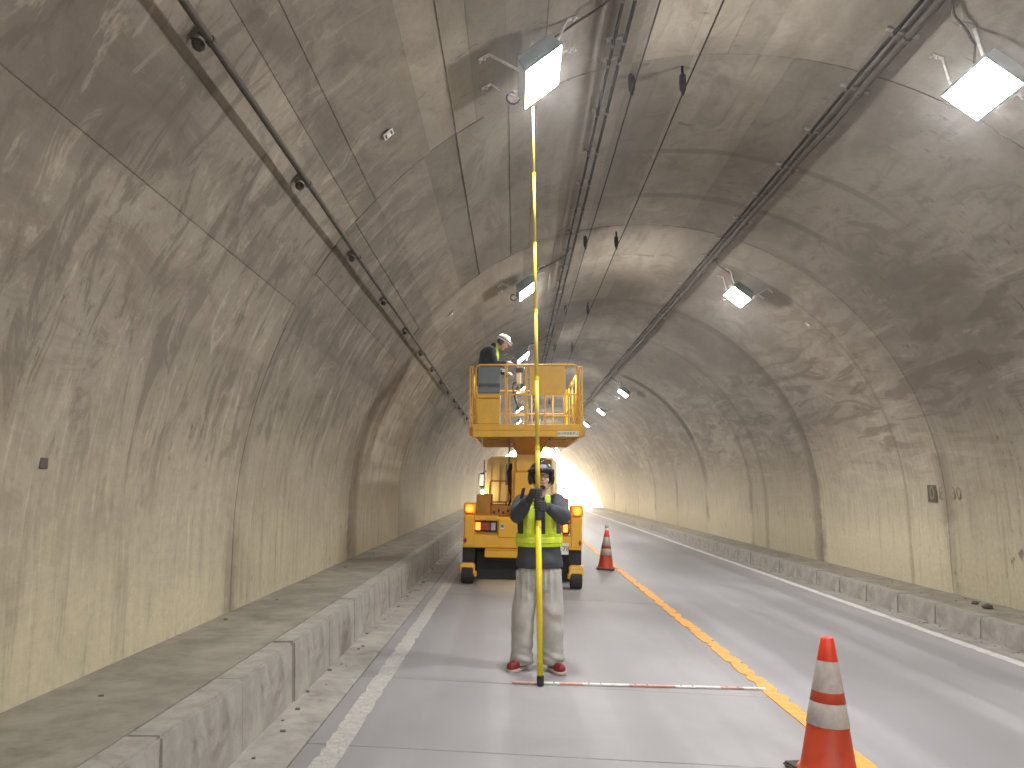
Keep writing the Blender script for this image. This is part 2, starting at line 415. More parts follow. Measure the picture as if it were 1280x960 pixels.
def net_obj(name, field, lo, hi, h, mat, parent, cut=None, thick=0.0):
    V, F = net(field, lo, hi, h); org = ORG[parent.name]
    me = bpy.data.meshes.new(name); me.from_pydata([tuple(p) for p in V - np.array(org)], [], [tuple(int(i) for i in f) for f in F])
    if cut:
        bm = bmesh.new(); bm.from_mesh(me)
        for (co, no) in cut[0]:
            bmesh.ops.bisect_plane(bm, geom=bm.verts[:] + bm.edges[:] + bm.faces[:], plane_co=Vector(co) - org, plane_no=no)
        dead = [f for f in bm.faces if not cut[1](f.calc_center_median() + org)]
        bmesh.ops.delete(bm, geom=dead, context='FACES')
        if thick:
            bmesh.ops.recalc_face_normals(bm, faces=bm.faces)
            bmesh.ops.solidify(bm, geom=bm.faces[:], thickness=thick)
        bm.to_mesh(me); bm.free()
    for p in me.polygons: p.use_smooth = True
    me.materials.append(mat)
    return link(name, me, parent, org)

# ------------------------------------------------------------------ the tunnel lining
CX, ZC, RAD = 2.08, 1.2, 4.64
JOINT0, BAY = -37.9, 5.0
N_BAY = 24                                               # from y = -37.9 to y = 82.1
Y_END = JOINT0 + BAY * N_BAY
def road_z(x): return -0.05 * x
HALF = RAD * math.pi / 2
def arch(s, off):                                        # s: metres round the arch from the crown
    r = RAD + off
    if abs(s) <= HALF:
        a = s / RAD; return (CX + r * math.sin(a), ZC + r * math.cos(a))
    sg = 1 if s > 0 else -1
    return (CX + sg * r, ZC - (abs(s) - HALF))
tl = MB()
svals = [-HALF - 1.8] + [-HALF + HALF * 2 * k / 40 for k in range(41)] + [HALF + 1.8]
for i in range(len(svals) - 1):
    (xa, za), (xb, zb) = arch(svals[i], 0.07), arch(svals[i + 1], 0.07)
    (xc, zc), (xd, zd) = arch(svals[i], 0.6), arch(svals[i + 1], 0.6)
    y0, y1 = JOINT0, Y_END - 0.02
    tl.hexa([(xa, y0, za), (xb, y0, zb), (xb, y1, zb), (xa, y1, za), (xc, y0, zc), (xd, y0, zd), (xd, y1, zd), (xc, y1, zc)])
lining = tag(tl.build('tunnel_lining', M['dark']), kind='structure')
def lining_bay(k):
    r = random.Random(100 + k); y0, y1 = JOINT0 + BAY * k, JOINT0 + BAY * (k + 1)
    ya, yb = y0 + 0.006, y1 - 0.006
    near = y0 < 12
    ns = 46 if near else 30
    ss = [-HALF - 1.8, -HALF - 0.6] + [-HALF + 2 * HALF * i / ns for i in range(ns + 1)] + [HALF + 0.6, HALF + 1.8]
    for i in range(3, len(ss) - 3): ss[i] += r.uniform(-0.05, 0.05)
    V, F, UV, BV = [], [], [], []
    rows = [ya, yb] if near else [ya, ya + 1.66, ya + 3.32, yb]
    tilt = 0.0
    for j in range(len(rows) - 1):
        for i in range(len(ss) - 1):
            o0 = 0.0 if abs(ss[i] + ss[i + 1]) > 2 * HALF - 0.1 else r.uniform(-0.008, 0.005) if near else r.uniform(-0.006, 0.004); o1 = o0 + (r.uniform(-0.004, 0.004) if o0 else 0)
            bv = r.random()
            sm_ = (ss[i] + ss[i + 1]) / 2
            if near and not (-5.6 < sm_ < 1.6): o0 = o1 = 0.0; bv = 0.5
            if not near and not (-6.3 < sm_ < 0.3): o0 = o1 = 0.0; bv = 0.5
            if not near: o0 *= 0.6; o1 *= 0.6
            sa, sb = ss[i], ss[i + 1]; sub = 3
            if near is False: sub = 2
            ylist = [rows[j] + (rows[j + 1] - rows[j]) * q / 4 for q in range(5)] if near else [rows[j], rows[j + 1]]
            b0 = len(V); grid = []
            for q, yy in enumerate(ylist):
                for p in range(sub + 1):
                    s = sa + (sb - sa) * p / sub
                    wob = 0.012 * mnoise.noise(Vector((s * 0.6, yy * 0.35, 3.3)))
                    x, z = arch(s, (o0 if p < sub else o1) * -1 + wob); V.append((x, yy, z)); UV.append((s, yy))
            w = sub + 1
            for q in range(len(ylist) - 1):
                for p in range(sub):
                    a = b0 + q * w + p; F.append((a, a + 1, a + w + 1, a + w)); BV.append(bv)
            # skirts give the board edge its depth
            edges = [[b0 + q * w for q in range(len(ylist))], [b0 + q * w + sub for q in range(len(ylist))], [b0 + p for p in range(w)], [b0 + (len(ylist) - 1) * w + p for p in range(w)]]
            for e in edges:
                n0 = len(V)
                for ix in e:
                    s, yy = UV[ix]; x, z = arch(s, 0.05); V.append((x, yy, z)); UV.append((s, yy))
                for t in range(len(e) - 1): F.append((e[t], e[t + 1], n0 + t + 1, n0 + t)); BV.append(bv)
    me = bpy.data.meshes.new('lining_bay'); me.from_pydata(V, [], F)
    lay = me.uv_layers.new(name='UVMap')
    for lp in me.loops: lay.data[lp.index].uv = UV[lp.vertex_index]
    at = me.attributes.new('board', 'FLOAT', 'FACE')
    at.data.foreach_set('value', BV)
    me.materials.append(M['lining'])
    o = link('lining_bay', me, lining)
    t = r.uniform(0.93, 1.07); mould = r.uniform(0.3, 1.0)
    if 7 < y0 < 12: t, mould = 0.93, 1.0
    if 12 < y0 < 14: t, mould = 1.12, 0.25
    if 17 < y0 < 20: t, mould = 0.90, 0.8
    if 22 < y0 < 25: t, mould = 1.06, 0.5
    if 27 < y0 < 30: t, mould = 0.95, 0.3
    o.color = (t, mould, 0, 1)
for k in range(N_BAY): lining_bay(k)

# ------------------------------------------------------------------ road, kerbs, walks
Y0, Y1 = -38.0, Y_END + 60
XL, XR, XC = -1.577, 5.85, 2.17
road = tag(MB().hexa([(-1.9, Y0, road_z(-1.9) - 0.3), (6.2, Y0, road_z(6.2) - 0.3), (6.2, Y1, road_z(6.2) - 0.3), (-1.9, Y1, road_z(-1.9) - 0.3),
                      (-1.9, Y0, road_z(-1.9) - 0.03), (6.2, Y0, road_z(6.2) - 0.03), (6.2, Y1, road_z(6.2) - 0.03), (-1.9, Y1, road_z(-1.9) - 0.03)]).build('road', M['dark']), kind='structure')
def slab(name, xa, xb, ya, yb, mat, lift=0.0):
    g = 0.005; p = []
    for z in (-0.12, lift):
        p += [(xa + g, ya + g, road_z(xa) + z), (xb - g, ya + g, road_z(xb) + z), (xb - g, yb - g, road_z(xb) + z), (xa + g, yb - g, road_z(xa) + z)]
    return MB().hexa(p).build(name, mat, road, bevel=0.003)
cuts = [Y0, -8.4, -3.4, 1.6, 4.93, 6.60] + [11.6 + 5 * k for k in range(15)] + [Y1]
for a, b in zip(cuts[:-1], cuts[1:]): slab('road_slab', -1.27, XC, a, b, M['slab'])
for a, b in zip([Y0, 2.0, 22.0, 42.0, 62.0], [2.0, 22.0, 42.0, 62.0, Y1]): slab('road_slab', XC, 5.56, a, b, M['lane'])
gy = [Y0] + [1.5 + 5 * k for k in range(14)] + [Y1]
for a, b in zip(gy[:-1], gy[1:]):
    slab('gutter_slab', XL - 0.02, -1.27, a, b, M['kerb'], 0.002); slab('gutter_slab', 5.56, XR + 0.02, a, b, M['kerb'], 0.002)

def marking(name, xa, xb, mat, thick, jit, r):
    ys = []; y = 1.0
    while y < 45: ys.append(y); y += r.uniform(0.05, 0.11)
    ys = [Y0] + ys + [Y1]
    V, F = [], []
    for y in ys:
        a = xa + r.choice((0, 0, 1)) * r.uniform(0, jit) - r.uniform(0, jit * 0.2); b = xb - r.choice((0, 0, 1)) * r.uniform(0, jit) + r.uniform(0, jit * 0.2)
        for x, l in ((a, 0.0005), (a, thick), (b, thick), (b, 0.0005)): V.append((x, y, road_z(x) + l))
    for i in range(len(ys) - 1):
        for q in range(3): F.append((4 * i + q, 4 * i + q + 1, 4 * i + q + 5, 4 * i + q + 4))
    m = MB(); m.v = V; m.f = F
    return tag(m.build(name, mat), kind='structure')
mr = random.Random(5)
marking('yellow_centre_line', XC - 0.075, XC + 0.075, M['yline'], 0.007, 0.06, mr)
marking('white_edge_line', -1.152, -1.008, M['wworn'], 0.004, 0.02, mr)
marking('white_edge_line', 5.33, 5.48, M['wline'], 0.004, 0.03, mr)

def kerb(sx, x_face, z_top, x_wall):
    z0 = road_z(x_face) - 0.1
    lo, hi = sorted((x_face + sx * 0.07, x_wall + sx * 0.1))
    core = MB().box(lo, hi, Y0, Y_END, z0 - 0.2, z_top - 0.03)
    kb = tag(core.build('kerb', M['dark']), kind='structure')
    L = 1.06
    # one stone: battered face towards the road, worn top edge
    f0, f1, b1 = 0.0, sx * 0.018, sx * 0.19
    st = MB().hexa([(f0, 0.004, z0), (b1, 0.004, z0), (b1, L - 0.004, z0), (f0, L - 0.004, z0), (f1, 0.004, z_top), (b1, 0.004, z_top), (b1, L - 0.004, z_top), (f1, L - 0.004, z_top)])
    me = st.mesh('kerb_stone', M['kerb'], bevel=0.014, seg=2)
    for i in range(46):
        o = link('kerb_stone', me, kb); o.location = (x_face + rnd.uniform(-0.006, 0.006), -0.6 + 1.06 * i, rnd.uniform(-0.006, 0.003))
        o.rotation_euler = (0, 0, rnd.uniform(-0.004, 0.004))
    far = MB()
    for i in range(46, 77):
        y = -0.6 + 1.06 * i
        x0, x1 = sorted((x_face, x_face + b1)); far.box(x0, x1, y + 0.004, y + L - 0.004, z0, z_top)
    for i in range(-35, 0):
        y = -0.6 + 1.06 * i
        x0, x1 = sorted((x_face, x_face + b1)); far.box(x0, x1, y + 0.004, y + L - 0.004, z0, z_top)
    tag(far.build('kerb_stone_row', M['kerb'], kb), kind='stuff')
    lo, hi = sorted((x_face + b1 + sx * 0.004, x_wall))
    wk = MB()
    ys = [Y0, -5, 0] + [3.0 * k for k in range(1, 27)] + [Y_END]
    for a, b in zip(ys[:-1], ys[1:]): wk.box(lo, hi, a + 0.003, b - 0.003, z_top - 0.05, z_top - 0.004)
    tag(wk.build('sidewalk', M['walk']), kind='structure')
kerb(1, XR, -0.015, CX + RAD + 0.03)
kerb(-1, XL, 0.50, CX - RAD - 0.03)
tag(MB().add([(-400, Y_END - 0.5, -0.75), (400, Y_END - 0.5, -0.75), (400, 900, -0.75), (-400, 900, -0.75)], [(0, 1, 2, 3)]).build('ground', M['ground']), kind='structure')

# ------------------------------------------------------------------ tunnel lamps
def lamp_meshes():
    hw, hl, th = 0.20, 0.335, 0.13
    b = MB().hexa([(-hw, -hl, 0), (hw, -hl, 0), (hw, hl, 0), (-hw, hl, 0), (-hw + 0.02, -hl + 0.02, th), (hw - 0.02, -hl + 0.02, th), (hw - 0.02, hl - 0.02, th), (-hw + 0.02, hl - 0.02, th)])
    fins = MB()
    for k in range(9):
        y = -0.26 + 0.065 * k; fins.box(-hw + 0.05, hw - 0.05, y - 0.006, y + 0.006, th - 0.002, th + 0.035)
    rim = MB()
    for (x0, x1, y0, y1) in ((-hw - 0.008, hw + 0.008, -hl - 0.008, -hl + 0.014), (-hw - 0.008, hw + 0.008, hl - 0.014, hl + 0.008), (-hw - 0.008, -hw + 0.014, -hl + 0.015, hl - 0.015), (hw - 0.014, hw + 0.008, -hl + 0.015, hl - 0.015)):
        rim.box(x0, x1, y0, y1, -0.012, 0.016)
    g = MB().add([(-hw + 0.012, -hl + 0.012, -0.004), (-hw + 0.012, hl - 0.012, -0.004), (hw - 0.012, hl - 0.012, -0.004), (hw - 0.012, -hl + 0.012, -0.004)], [(0, 1, 2, 3)])
    gm = g.mesh('diffuser', M['lampglass'])
    return b.mesh('housing', M['lampbody'], bevel=0.012), fins.mesh('cooling_fins', M['lampbody']), rim.mesh('rim', M['lampbody'], bevel=0.004), gm
LM = lamp_meshes()
TILT = R(38)
def make_lamp(x, y, z, side, label):                    # side -1: left row, looks down to the right
    t = thing('tunnel_light', (x, y, z), label, 'tunnel light', 'square floodlights under the tunnel ceiling')
    rot = Euler((0, -TILT if side < 0 else TILT, 0))
    Rm = rot.to_matrix()
    for me, nm in zip(LM, ('housing', 'cooling_fins', 'rim', 'diffuser')):
        o = bpy.data.objects.new(nm, me); COL.objects.link(o); o.parent = t; o.rotation_euler = rot; ORG[o.name] = Vector((x, y, z))
    for sx in (-1, 1):
        for sy in (-0.24, 0.24):
            p = Rm @ Vector((sx * 0.205, sy, 0.07)) + Vector((x, y, z))
            # foot on the ceiling, outwards from the lamp's edge
            s0 = RAD * math.atan2(p.x - CX, p.z - ZC) + sx * 0.16
            fx, fz = arch(s0, -0.008); ft = Vector((fx, y + sy, fz)); s1 = s0 + sx * 0.10
            gx, gz = arch(s1, -0.010); gt = Vector((gx, y + sy, gz))
            nn = Vector((CX - fx, 0, ZC - fz)).normalized()
            m = MB(); wv = Vector((0, 0.018, 0))
            d = (p - ft).normalized(); q = d.cross(Vector((0, 1, 0))).normalized() * 0.004
            m.obox((p + ft) / 2, (p - ft) / 2, wv, q)
            m.obox((ft + gt) / 2 + nn * 0.002, (gt - ft) / 2, wv * 1.2, nn * 0.004)
            m.tube([gt + nn * 0.004, gt + nn * 0.03], 0.012, 6)
            m.tube([(ft + gt) / 2 + nn * 0.004, (ft + gt) / 2 + nn * 0.026], 0.012, 6)
            m.build('bracket', M['galv'], t)
    # flex from the conduit of its side
    m = MB()
    if side > 0:
        ss = [RAD * math.atan2(3.46 - CX, 5.52 - ZC)]; se = RAD * math.atan2(x - CX, z - ZC) - 0.24
    else:
        ss = [RAD * math.atan2(0.93 - CX, 5.73 - ZC)]; se = RAD * math.atan2(x - CX, z - ZC) + 0.24
    pts = []
    for q in range(9):
        w = q / 8; s = ss[0] + (se - ss[0]) * w
        X, Z = arch(s, -0.028 - 0.02 * math.sin(w * math.pi)); yy = y - 0.62 * (1 - w) ** 2 + 0.05 * math.sin(w * 7) - 0.12
        pts.append((X, yy, Z))
    pe = Rm @ Vector((-side * 0.2, -0.1, 0.08)) + Vector((x, y, z)); pts.append(tuple(pe))
    m.tube(pts, 0.011, 6); m.build('flex', M['pipe'], t, smooth=True)
    if side < 0:
        c = Rm @ Vector((-0.2, 0.16, 0.06)) + Vector((x, y, z)); lp = []
        for q in range(9):
            a = math.pi * (0.1 + 1.5 * q / 8); lp.append((c.x - 0.06 + 0.06 * math.cos(a), c.y + 0.05, c.z - 0.0 - 0.06 * math.sin(a)))
        MB().tube(lp, 0.008, 6).build('cable_loop', M['cable'], t, smooth=True)
    return t
ORD = ['nearest', 'second', 'third', 'fourth', 'fifth', 'sixth', 'seventh', 'eighth', 'ninth', 'tenth', 'eleventh', 'twelfth']
SP = 7.4
for k in range(-3, 10):
    y = 6.3 + SP * k
    if k < 0: ll, lr = (f'{ORD[-k - 1]} lit floodlight of the {w} row counting back from the big pair' for w in ('left', 'right'))
    else:
        ll = {0: 'big lit floodlight at the top of the tall yellow pole'}.get(k, f'{ORD[k]} lit floodlight from the camera in the row left of the crown cables')
        lr = {0: 'big glaring floodlight in the upper right corner, beside the right conduit'}.get(k, f'{ORD[k if k < 2 else k - 1]} glaring floodlight from the camera in the right-hand row')
    make_lamp(0.245, y, 5.15, -1, ll)
    if k != 2: make_lamp(4.06, y, 5.03, 1, lr)

# ------------------------------------------------------------------ conduits and wires along the tunnel
def run(name, label, cat, s, offs, mats, rad, ybr, brw, br_mat, clump):
    x, z = arch(s, -offs[0]); t = thing(name, (x, 0, z), label, cat)
    for (ds, of, r, nm, mt) in mats:
        X, Z = arch(s + ds, -of)
        m = MB(); rr = random.Random(int(r * 1e4)); ys = [-20 + 1.0 * q for q in range(100)]
        m.tube([(X + rr.uniform(-1, 1) * r * 0.25, y, Z + rr.uniform(-1, 1) * r * 0.25) for y in ys], r, 8)
        m.build(nm, M[mt], t, smooth=True)
    for y in ybr:
        m = MB(); a = arch(s - brw, -0.012); b = arch(s + brw, -0.012); na = Vector((CX - a[0], 0, ZC - a[1])).normalized()
        A, B = Vector((a[0], y, a[1])), Vector((b[0], y, b[1]))
        m.obox((A + B) / 2, (B - A) / 2, (0, 0.02, 0), na * 0.012)
        for (ds, of, r, nm, mt) in mats:
            X, Z = arch(s + ds, -of); cl = MB().tube([(X, y - 0.02, Z), (X, y + 0.02, Z)], r + 0.006, 8)
            X2, Z2 = arch(s + ds, -0.01); cl.tube([(X2, y, Z2), (X, y, Z)], 0.009, 6); cl.build('clamp', M['conduit'], t)
        if clump:
            X, Z = arch(s - 0.05, -0.05); m.sphere((X, y + 0.02, Z), (0.034, 0.045, 0.032), 8, 6)
        m.build('bracket', M[br_mat], t)
    return t
sL = RAD * math.atan2(-1.64 - CX, 3.95 - ZC); sR = RAD * math.atan2(3.44 - CX, 5.56 - ZC); sC = RAD * math.atan2(0.92 - CX, 5.76 - ZC)
run('conduit', 'single dark pipe running along the left side of the ceiling', 'conduit', sL, (0.10,), [(0, 0.105, 0.021, 'pipe', 'conduit')], 0, [3.7 + 1.9 * k for k in range(22)], 0.05, 'conduit', True)
run('conduit', 'brown pipe with thin black cable along the right side of the ceiling', 'conduit', sR, (0.05,), [(0.05, 0.055, 0.037, 'pipe', 'pipe'), (-0.075, 0.05, 0.017, 'cable', 'cable')], 0, [4.45 + 0.967 * k for k in range(44)], 0.15, 'bar', False)
run('conduit', 'pair of thin dark pipes along the crown beside the left lamps', 'conduit', sC, (0.05,), [(0.055, 0.075, 0.017, 'pipe', 'cable'), (-0.055, 0.075, 0.015, 'pipe', 'cable')], 0, [4.9, 5.9, 6.56, 6.9] + [7.9 + 1.0 * k for k in range(38)], 0.10, 'bar', False)
def wire(x, label):
    z = 5.545; t = thing('overhead_wire', (x, 0, z), label, 'overhead wire')
    hang = [-2.7, 2.3, 7.3] + [12.4 + 5.0 * k for k in range(9)]
    pts = []
    for a, b in zip(hang[:-1], hang[1:]):
        for q in range(5):
            w = q / 5; pts.append((x, a + (b - a) * w, z - 0.10 * w * (1 - w)))
    MB().tube(pts, 0.0085, 6).build('wire', M['cable'], t, smooth=True)
    top = ZC + math.sqrt(RAD ** 2 - (x - CX) ** 2)
    for y in hang[1:]:
        m = MB().lathe([(0.010, -0.03), (0.016, -0.01), (0.022, 0.02), (0.032, 0.03), (0.036, 0.10), (0.032, 0.185), (0.016, 0.20), (0.014, top - z + 0.0)], (x, y, z), 10)
        m.build('insulator', M['ceramic'], t, smooth=True)
wire(1.185, 'thin suspended black wire on insulators nearer the crown pipes')
wire(1.70, 'thin suspended black wire on insulators farther right of the crown pipes')

# ------------------------------------------------------------------ small things on the lining and walk
def wall_patch(s, y, ds, dy, off=0.03):
    a = arch(s - ds, -off); b = arch(s + ds, -off); return [(a[0], y - dy, a[1]), (b[0], y - dy, b[1]), (b[0], y + dy, b[1]), (a[0], y + dy, a[1])]
def wall_tag(x, y, z, label, w=0.05):
    s = RAD * math.atan2(x - CX, z - ZC); a = wall_patch(s, y, w, w, 0.02); b = wall_patch(s, y, w, w, 0.026)
    t = thing('marker_tag', a[0], label, 'tag'); MB().hexa(a + b).build('plate', M['tag'], t)
    for d in (-0.03, 0.03):
        c = wall_patch(s + d, y, 0.008, 0.03, 0.027); e = wall_patch(s + d, y, 0.008, 0.03, 0.030); MB().hexa(c + e).build('mark', M['greydark'], t)
wall_tag(-1.05, 6.19, 4.56, 'small white marker tag high on the left ceiling near the big lamp')
wall_tag(5.295, 13.66, 4.49, 'small white marker tag on the right wall below the second lamp')
wall_tag(-1.06, 13.03, 4.55, 'small white marker tag left of the second lamp over the truck')
XW = CX + RAD
t = thing('wall_marker', (XW - 0.03, 12.45, 1.47), 'dark stencilled number box on the right wall beside a joint', 'wall marking')
MB().box(XW - 0.030, XW - 0.020, 12.33, 12.60, 1.36, 1.63).build('plate', M['stencilbox'], t, bevel=0.003)
def wall_text(txt, y, z, size, mat, par, off=0.032):
    o = link('lettering', text_mesh(txt, size, mat), par, ORG[par.name])
    o.rotation_euler = (R(90), 0, R(-90)); o.location = Vector((XW - off, y, z)) - ORG[par.name]; return o
wall_text('0', 12.465, 1.495, 0.30, M['stencil'], t)
t2 = thing('wall_marker', (XW - 0.03, 11.8, 1.47), 'faded stencilled characters across the joint on the right wall', 'wall marking')
wall_text('E', 12.22, 1.495, 0.27, M['stencil'], t2, 0.024); wall_text('30', 11.80, 1.495, 0.27, M['stencil'], t2, 0.024)
t = thing('anchor_box', (CX - RAD, 4.13, 1.74), 'small dark square fixing on the left wall', 'wall fixing')
MB().box(CX - RAD + 0.0, CX - RAD + 0.035, 4.11, 4.18, 1.71, 1.77).build('box', M['conduit'], t, bevel=0.004)
def lump(x, y, z, r, label):
    m = MB().sphere((x, y, z + r * 0.55), (r * 1.5, r, r * 0.7), 9, 6); q = random.Random(int(y * 100))
    m.v = [tuple(c + q.uniform(-1, 1) * r * 0.18 for c in p) for p in m.v]
    tag(m.build('rubble_lump', M['rubble'], org=(x, y, z)), label, 'rubble')
lump(6.35, 10.65, -0.02, 0.05, 'dark lump of rubble on the right walk near the wall')
lump(6.42, 11.05, -0.02, 0.035, 'smaller dark lump of rubble beyond the bigger one on the right walk')
deb = MB(); q = random.Random(3)
for i in range(260):
    y = q.uniform(3, 30); side = q.random() < 0.5; r = q.uniform(0.004, 0.012)
    x = q.uniform(5.72, 5.845) if side else q.uniform(-1.57, -1.45)
    if q.random() < 0.35: x, zz = (q.uniform(6.1, 6.65), -0.02) if side else (q.uniform(-2.5, -1.8), 0.495)
    else: zz = road_z(x) + 0.002
    deb.obox((x, y, zz + r * 0.3), (r * q.uniform(0.8, 1.6), r * 0.3, 0), (-r * 0.3, r, r * 0.2), (0, 0, r * 0.35))
tag(deb.build('gutter_grit', M['rubble']), 'scattered grit and leaf scraps along both kerbs', 'grit', kind='stuff')

# ------------------------------------------------------------------ traffic cones, pole, rod
def make_cone(x, y, label, rot):
    z = road_z(x); t = thing('traffic_cone', (x, y, z), label, 'traffic cone', 'traffic cones along the centre line')
    H = 0.80; K = H / 0.70
    def rad(h): return 0.160 - (0.160 - 0.038) * (h - 0.04) / (H - 0.04)
    b = MB(); b.box(x - 0.19, x + 0.19, y - 0.19, y + 0.19, z + 0.004, z + 0.038); b.build('base', M['conebase'], t, bevel=0.014, seg=2)
    h1, h2, h3, h4 = 0.30, 0.43, 0.49, 0.665
    MB().lathe([(0.178, 0.038), (0.166, 0.052), (rad(0.06), 0.062), (rad(h1), h1)], (x, y, z), 36, False).build('body', M['cone'], t, smooth=True)
    MB().lathe([(rad(h1) + 0.001, h1 - 0.003), (rad(h1) + 0.006, h1 - 0.001), (rad(h2) + 0.006, h2)], (x, y, z), 36, False).build('lower_band', M['band'], t, smooth=True)
    MB().lathe([(rad(h2) + 0.001, h2 - 0.002), (rad(h2) + 0.005, h2 + 0.0005), (rad(h3) + 0.004, h3)], (x, y, z), 36, False).build('middle_ring', M['cone'], t, smooth=True)
    MB().lathe([(rad(h3) + 0.001, h3 - 0.002), (rad(h3) + 0.0045, h3 + 0.0005), (rad(h4) + 0.003, h4)], (x, y, z), 36, False).build('upper_band', M['band'], t, smooth=True)
    MB().lathe([(rad(h4), h4 - 0.002), (rad(h4) + 0.001, h4 + 0.0005), (rad(H), H - 0.006), (rad(H) - 0.006, H), (rad(H) - 0.014, H), (rad(H) - 0.016, H - 0.03)], (x, y, z), 36, True).build('tip', M['conetop'], t, smooth=True)
    t.rotation_euler = (0, math.atan(0.05), rot)
    return t
make_cone(1.865, 4.84, 'orange and white traffic cone in the right foreground', R(14))
make_cone(1.875, 16.2, 'distant orange and white traffic cone with a clear light on top', R(-8))
fz = road_z(1.875) + 0.80
t = thing('cone_light', (1.915, 16.2, fz), 'small clear warning light plugged into the distant cone', 'warning light')
MB().lathe([(0.03, -0.01), (0.034, 0.01), (0.03, 0.04)], (1.915, 16.2, fz), 12).build('socket', M['plate'], t, smooth=True)
MB().lathe([(0.03, 0.041), (0.04, 0.06), (0.036, 0.11), (0.012, 0.13)], (1.915, 16.2, fz), 12).build('lens', M['clear'], t, smooth=True)

PB, PT = Vector((0.212, 6.575, road_z(0.212) + 0.006)), Vector((0.172, 6.60, 5.03))
def pole_at(z): return PB + (PT - PB) * ((z - PB.z) / (PT.z - PB.z))
t = thing('measuring_pole', PB, 'tall yellow telescopic measuring pole held upright under the lamp', 'measuring pole')
MB().tube([pole_at(PB.z), pole_at(0.075)], 0.029, 16).build('foot_cap', M['black'], t, bevel=0.003)
MB().tube([pole_at(0.0752), pole_at(1.33)], 0.0245, 16).build('tube_section', M['polethick'], t, smooth=True)
MB().tube([pole_at(1.3302), pole_at(1.36), pole_at(1.362), pole_at(1.47), pole_at(1.472), pole_at(1.50)], [0.027, 0.027, 0.024, 0.024, 0.026, 0.026], 16).build('grip', M['grip'], t)
zs = [1.5, 1.95, 2.55, 3.15, 3.75, 4.4, 5.03]; rs = [0.0195, 0.0175, 0.0155, 0.0135, 0.0115, 0.0095]
for a, b, r in zip(zs[:-1], zs[1:], rs):
    MB().tube([pole_at(a + 0.0002), pole_at(b)], r, 12).build('tube_section', M['polethin'], t, smooth=True)
    if b < 5: MB().tube([pole_at(b - 0.03), pole_at(b + 0.004)], r + 0.003, 12).build('collar', M['polethick'], t)
RA, RB = Vector((-0.02, 6.612, 0)), Vector((2.14, 6.845, 0))
t = thing('survey_rod', (RA.x, RA.y, road_z(RA.x)), 'flat red and white survey rod lying across the lane to the yellow line', 'survey rod')
d = (RB - RA); L = d.length; d.normalize(); pd = Vector((-d.y, d.x, 0))
for i in range(11):
    a, b = RA + d * (L * i / 11), RA + d * (L * (i + 1) / 11 - 0.001); c = (a + b) / 2
    m = MB(); P = []
    for z in (0.004, 0.018):
        for p in (a - pd * 0.018, b - pd * 0.018, b + pd * 0.018, a + pd * 0.018): P.append((p.x, p.y, road_z(p.x) + z))
    m.hexa(P); m.build('rod_band', M['rodred' if i in (0, 2, 5, 6, 9) else 'rodwhite'], t, bevel=0.002)
    for q in range(2):
        p = a + d * (0.05 + 0.1 * q)
        if i % 2: m = MB().obox((p.x, p.y, road_z(p.x) + 0.0185), d * 0.006, pd * 0.014, (0, 0, 0.0006)); m.build('graduation', M['greydark'], t)

# ------------------------------------------------------------------ the lift truck
T = thing('platform_truck', (0.12, 12.95, 0), 'yellow aerial platform truck with amber lamps lit, seen from behind', 'truck')
Yl, Ch = M['yellow'], M['chassis']
def B(name, mat, x0, x1, y0, y1, z0, z1, par=None, bev=0.008):
    return MB().box(x0, x1, y0, y1, z0, z1).build(name, mat, par or T, bevel=bev)
B('chassis', Ch, -0.52, 0.78, 13.12, 18.0, 0.36, 0.98)
MB().box(-0.64, 0.87, 13.2, 13.23, 0.05, 0.5).build('underbody_shade', M['black'], T, bevel=0.004)  # black sheet added to stand for the shadow beneath the truck
MB().tube([(-0.7, 14.0, 0.36), (0.95, 14.0, 0.33)], 0.07, 10).build('rear_axle', Ch, T)
B('rear_bumper', Yl, -0.87, 1.10, 12.93, 13.06, 0.585, 0.805, bev=0.015)
B('rear_step', Yl, -0.505, 0.74, 12.89, 13.10, 0.435, 0.56, bev=0.012)
B('step_tread', Yl, -0.49, 0.72, 12.87, 12.93, 0.562, 0.583, bev=0.004)
B('deck', Yl, -0.88, 1.11, 13.06, 16.25, 0.99, 1.085, bev=0.01)
B('rear_skirt', Yl, -0.67, 0.89, 13.02, 13.09, 0.80, 0.99)
lk = B('locker', Yl, -0.292, 0.028, 12.91, 13.02, 0.755, 1.068, bev=0.014)
B('sticker', M['plate'], -0.252, -0.195, 12.904, 12.909, 0.90, 0.985, lk, 0)
B('sticker_print', M['greybox'], -0.247, -0.2, 12.9015, 12.9035, 0.925, 0.975, lk, 0)
B('locker', Yl, 0.20, 0.48, 12.91, 13.02, 0.755, 1.068, bev=0.014)
B('lamp_ledge', Yl, -0.69, -0.30, 12.93, 13.3, 1.03, 1.115, bev=0.01)
B('lamp_ledge', Yl, 0.52, 0.89, 12.93, 13.3, 1.03, 1.115, bev=0.01)
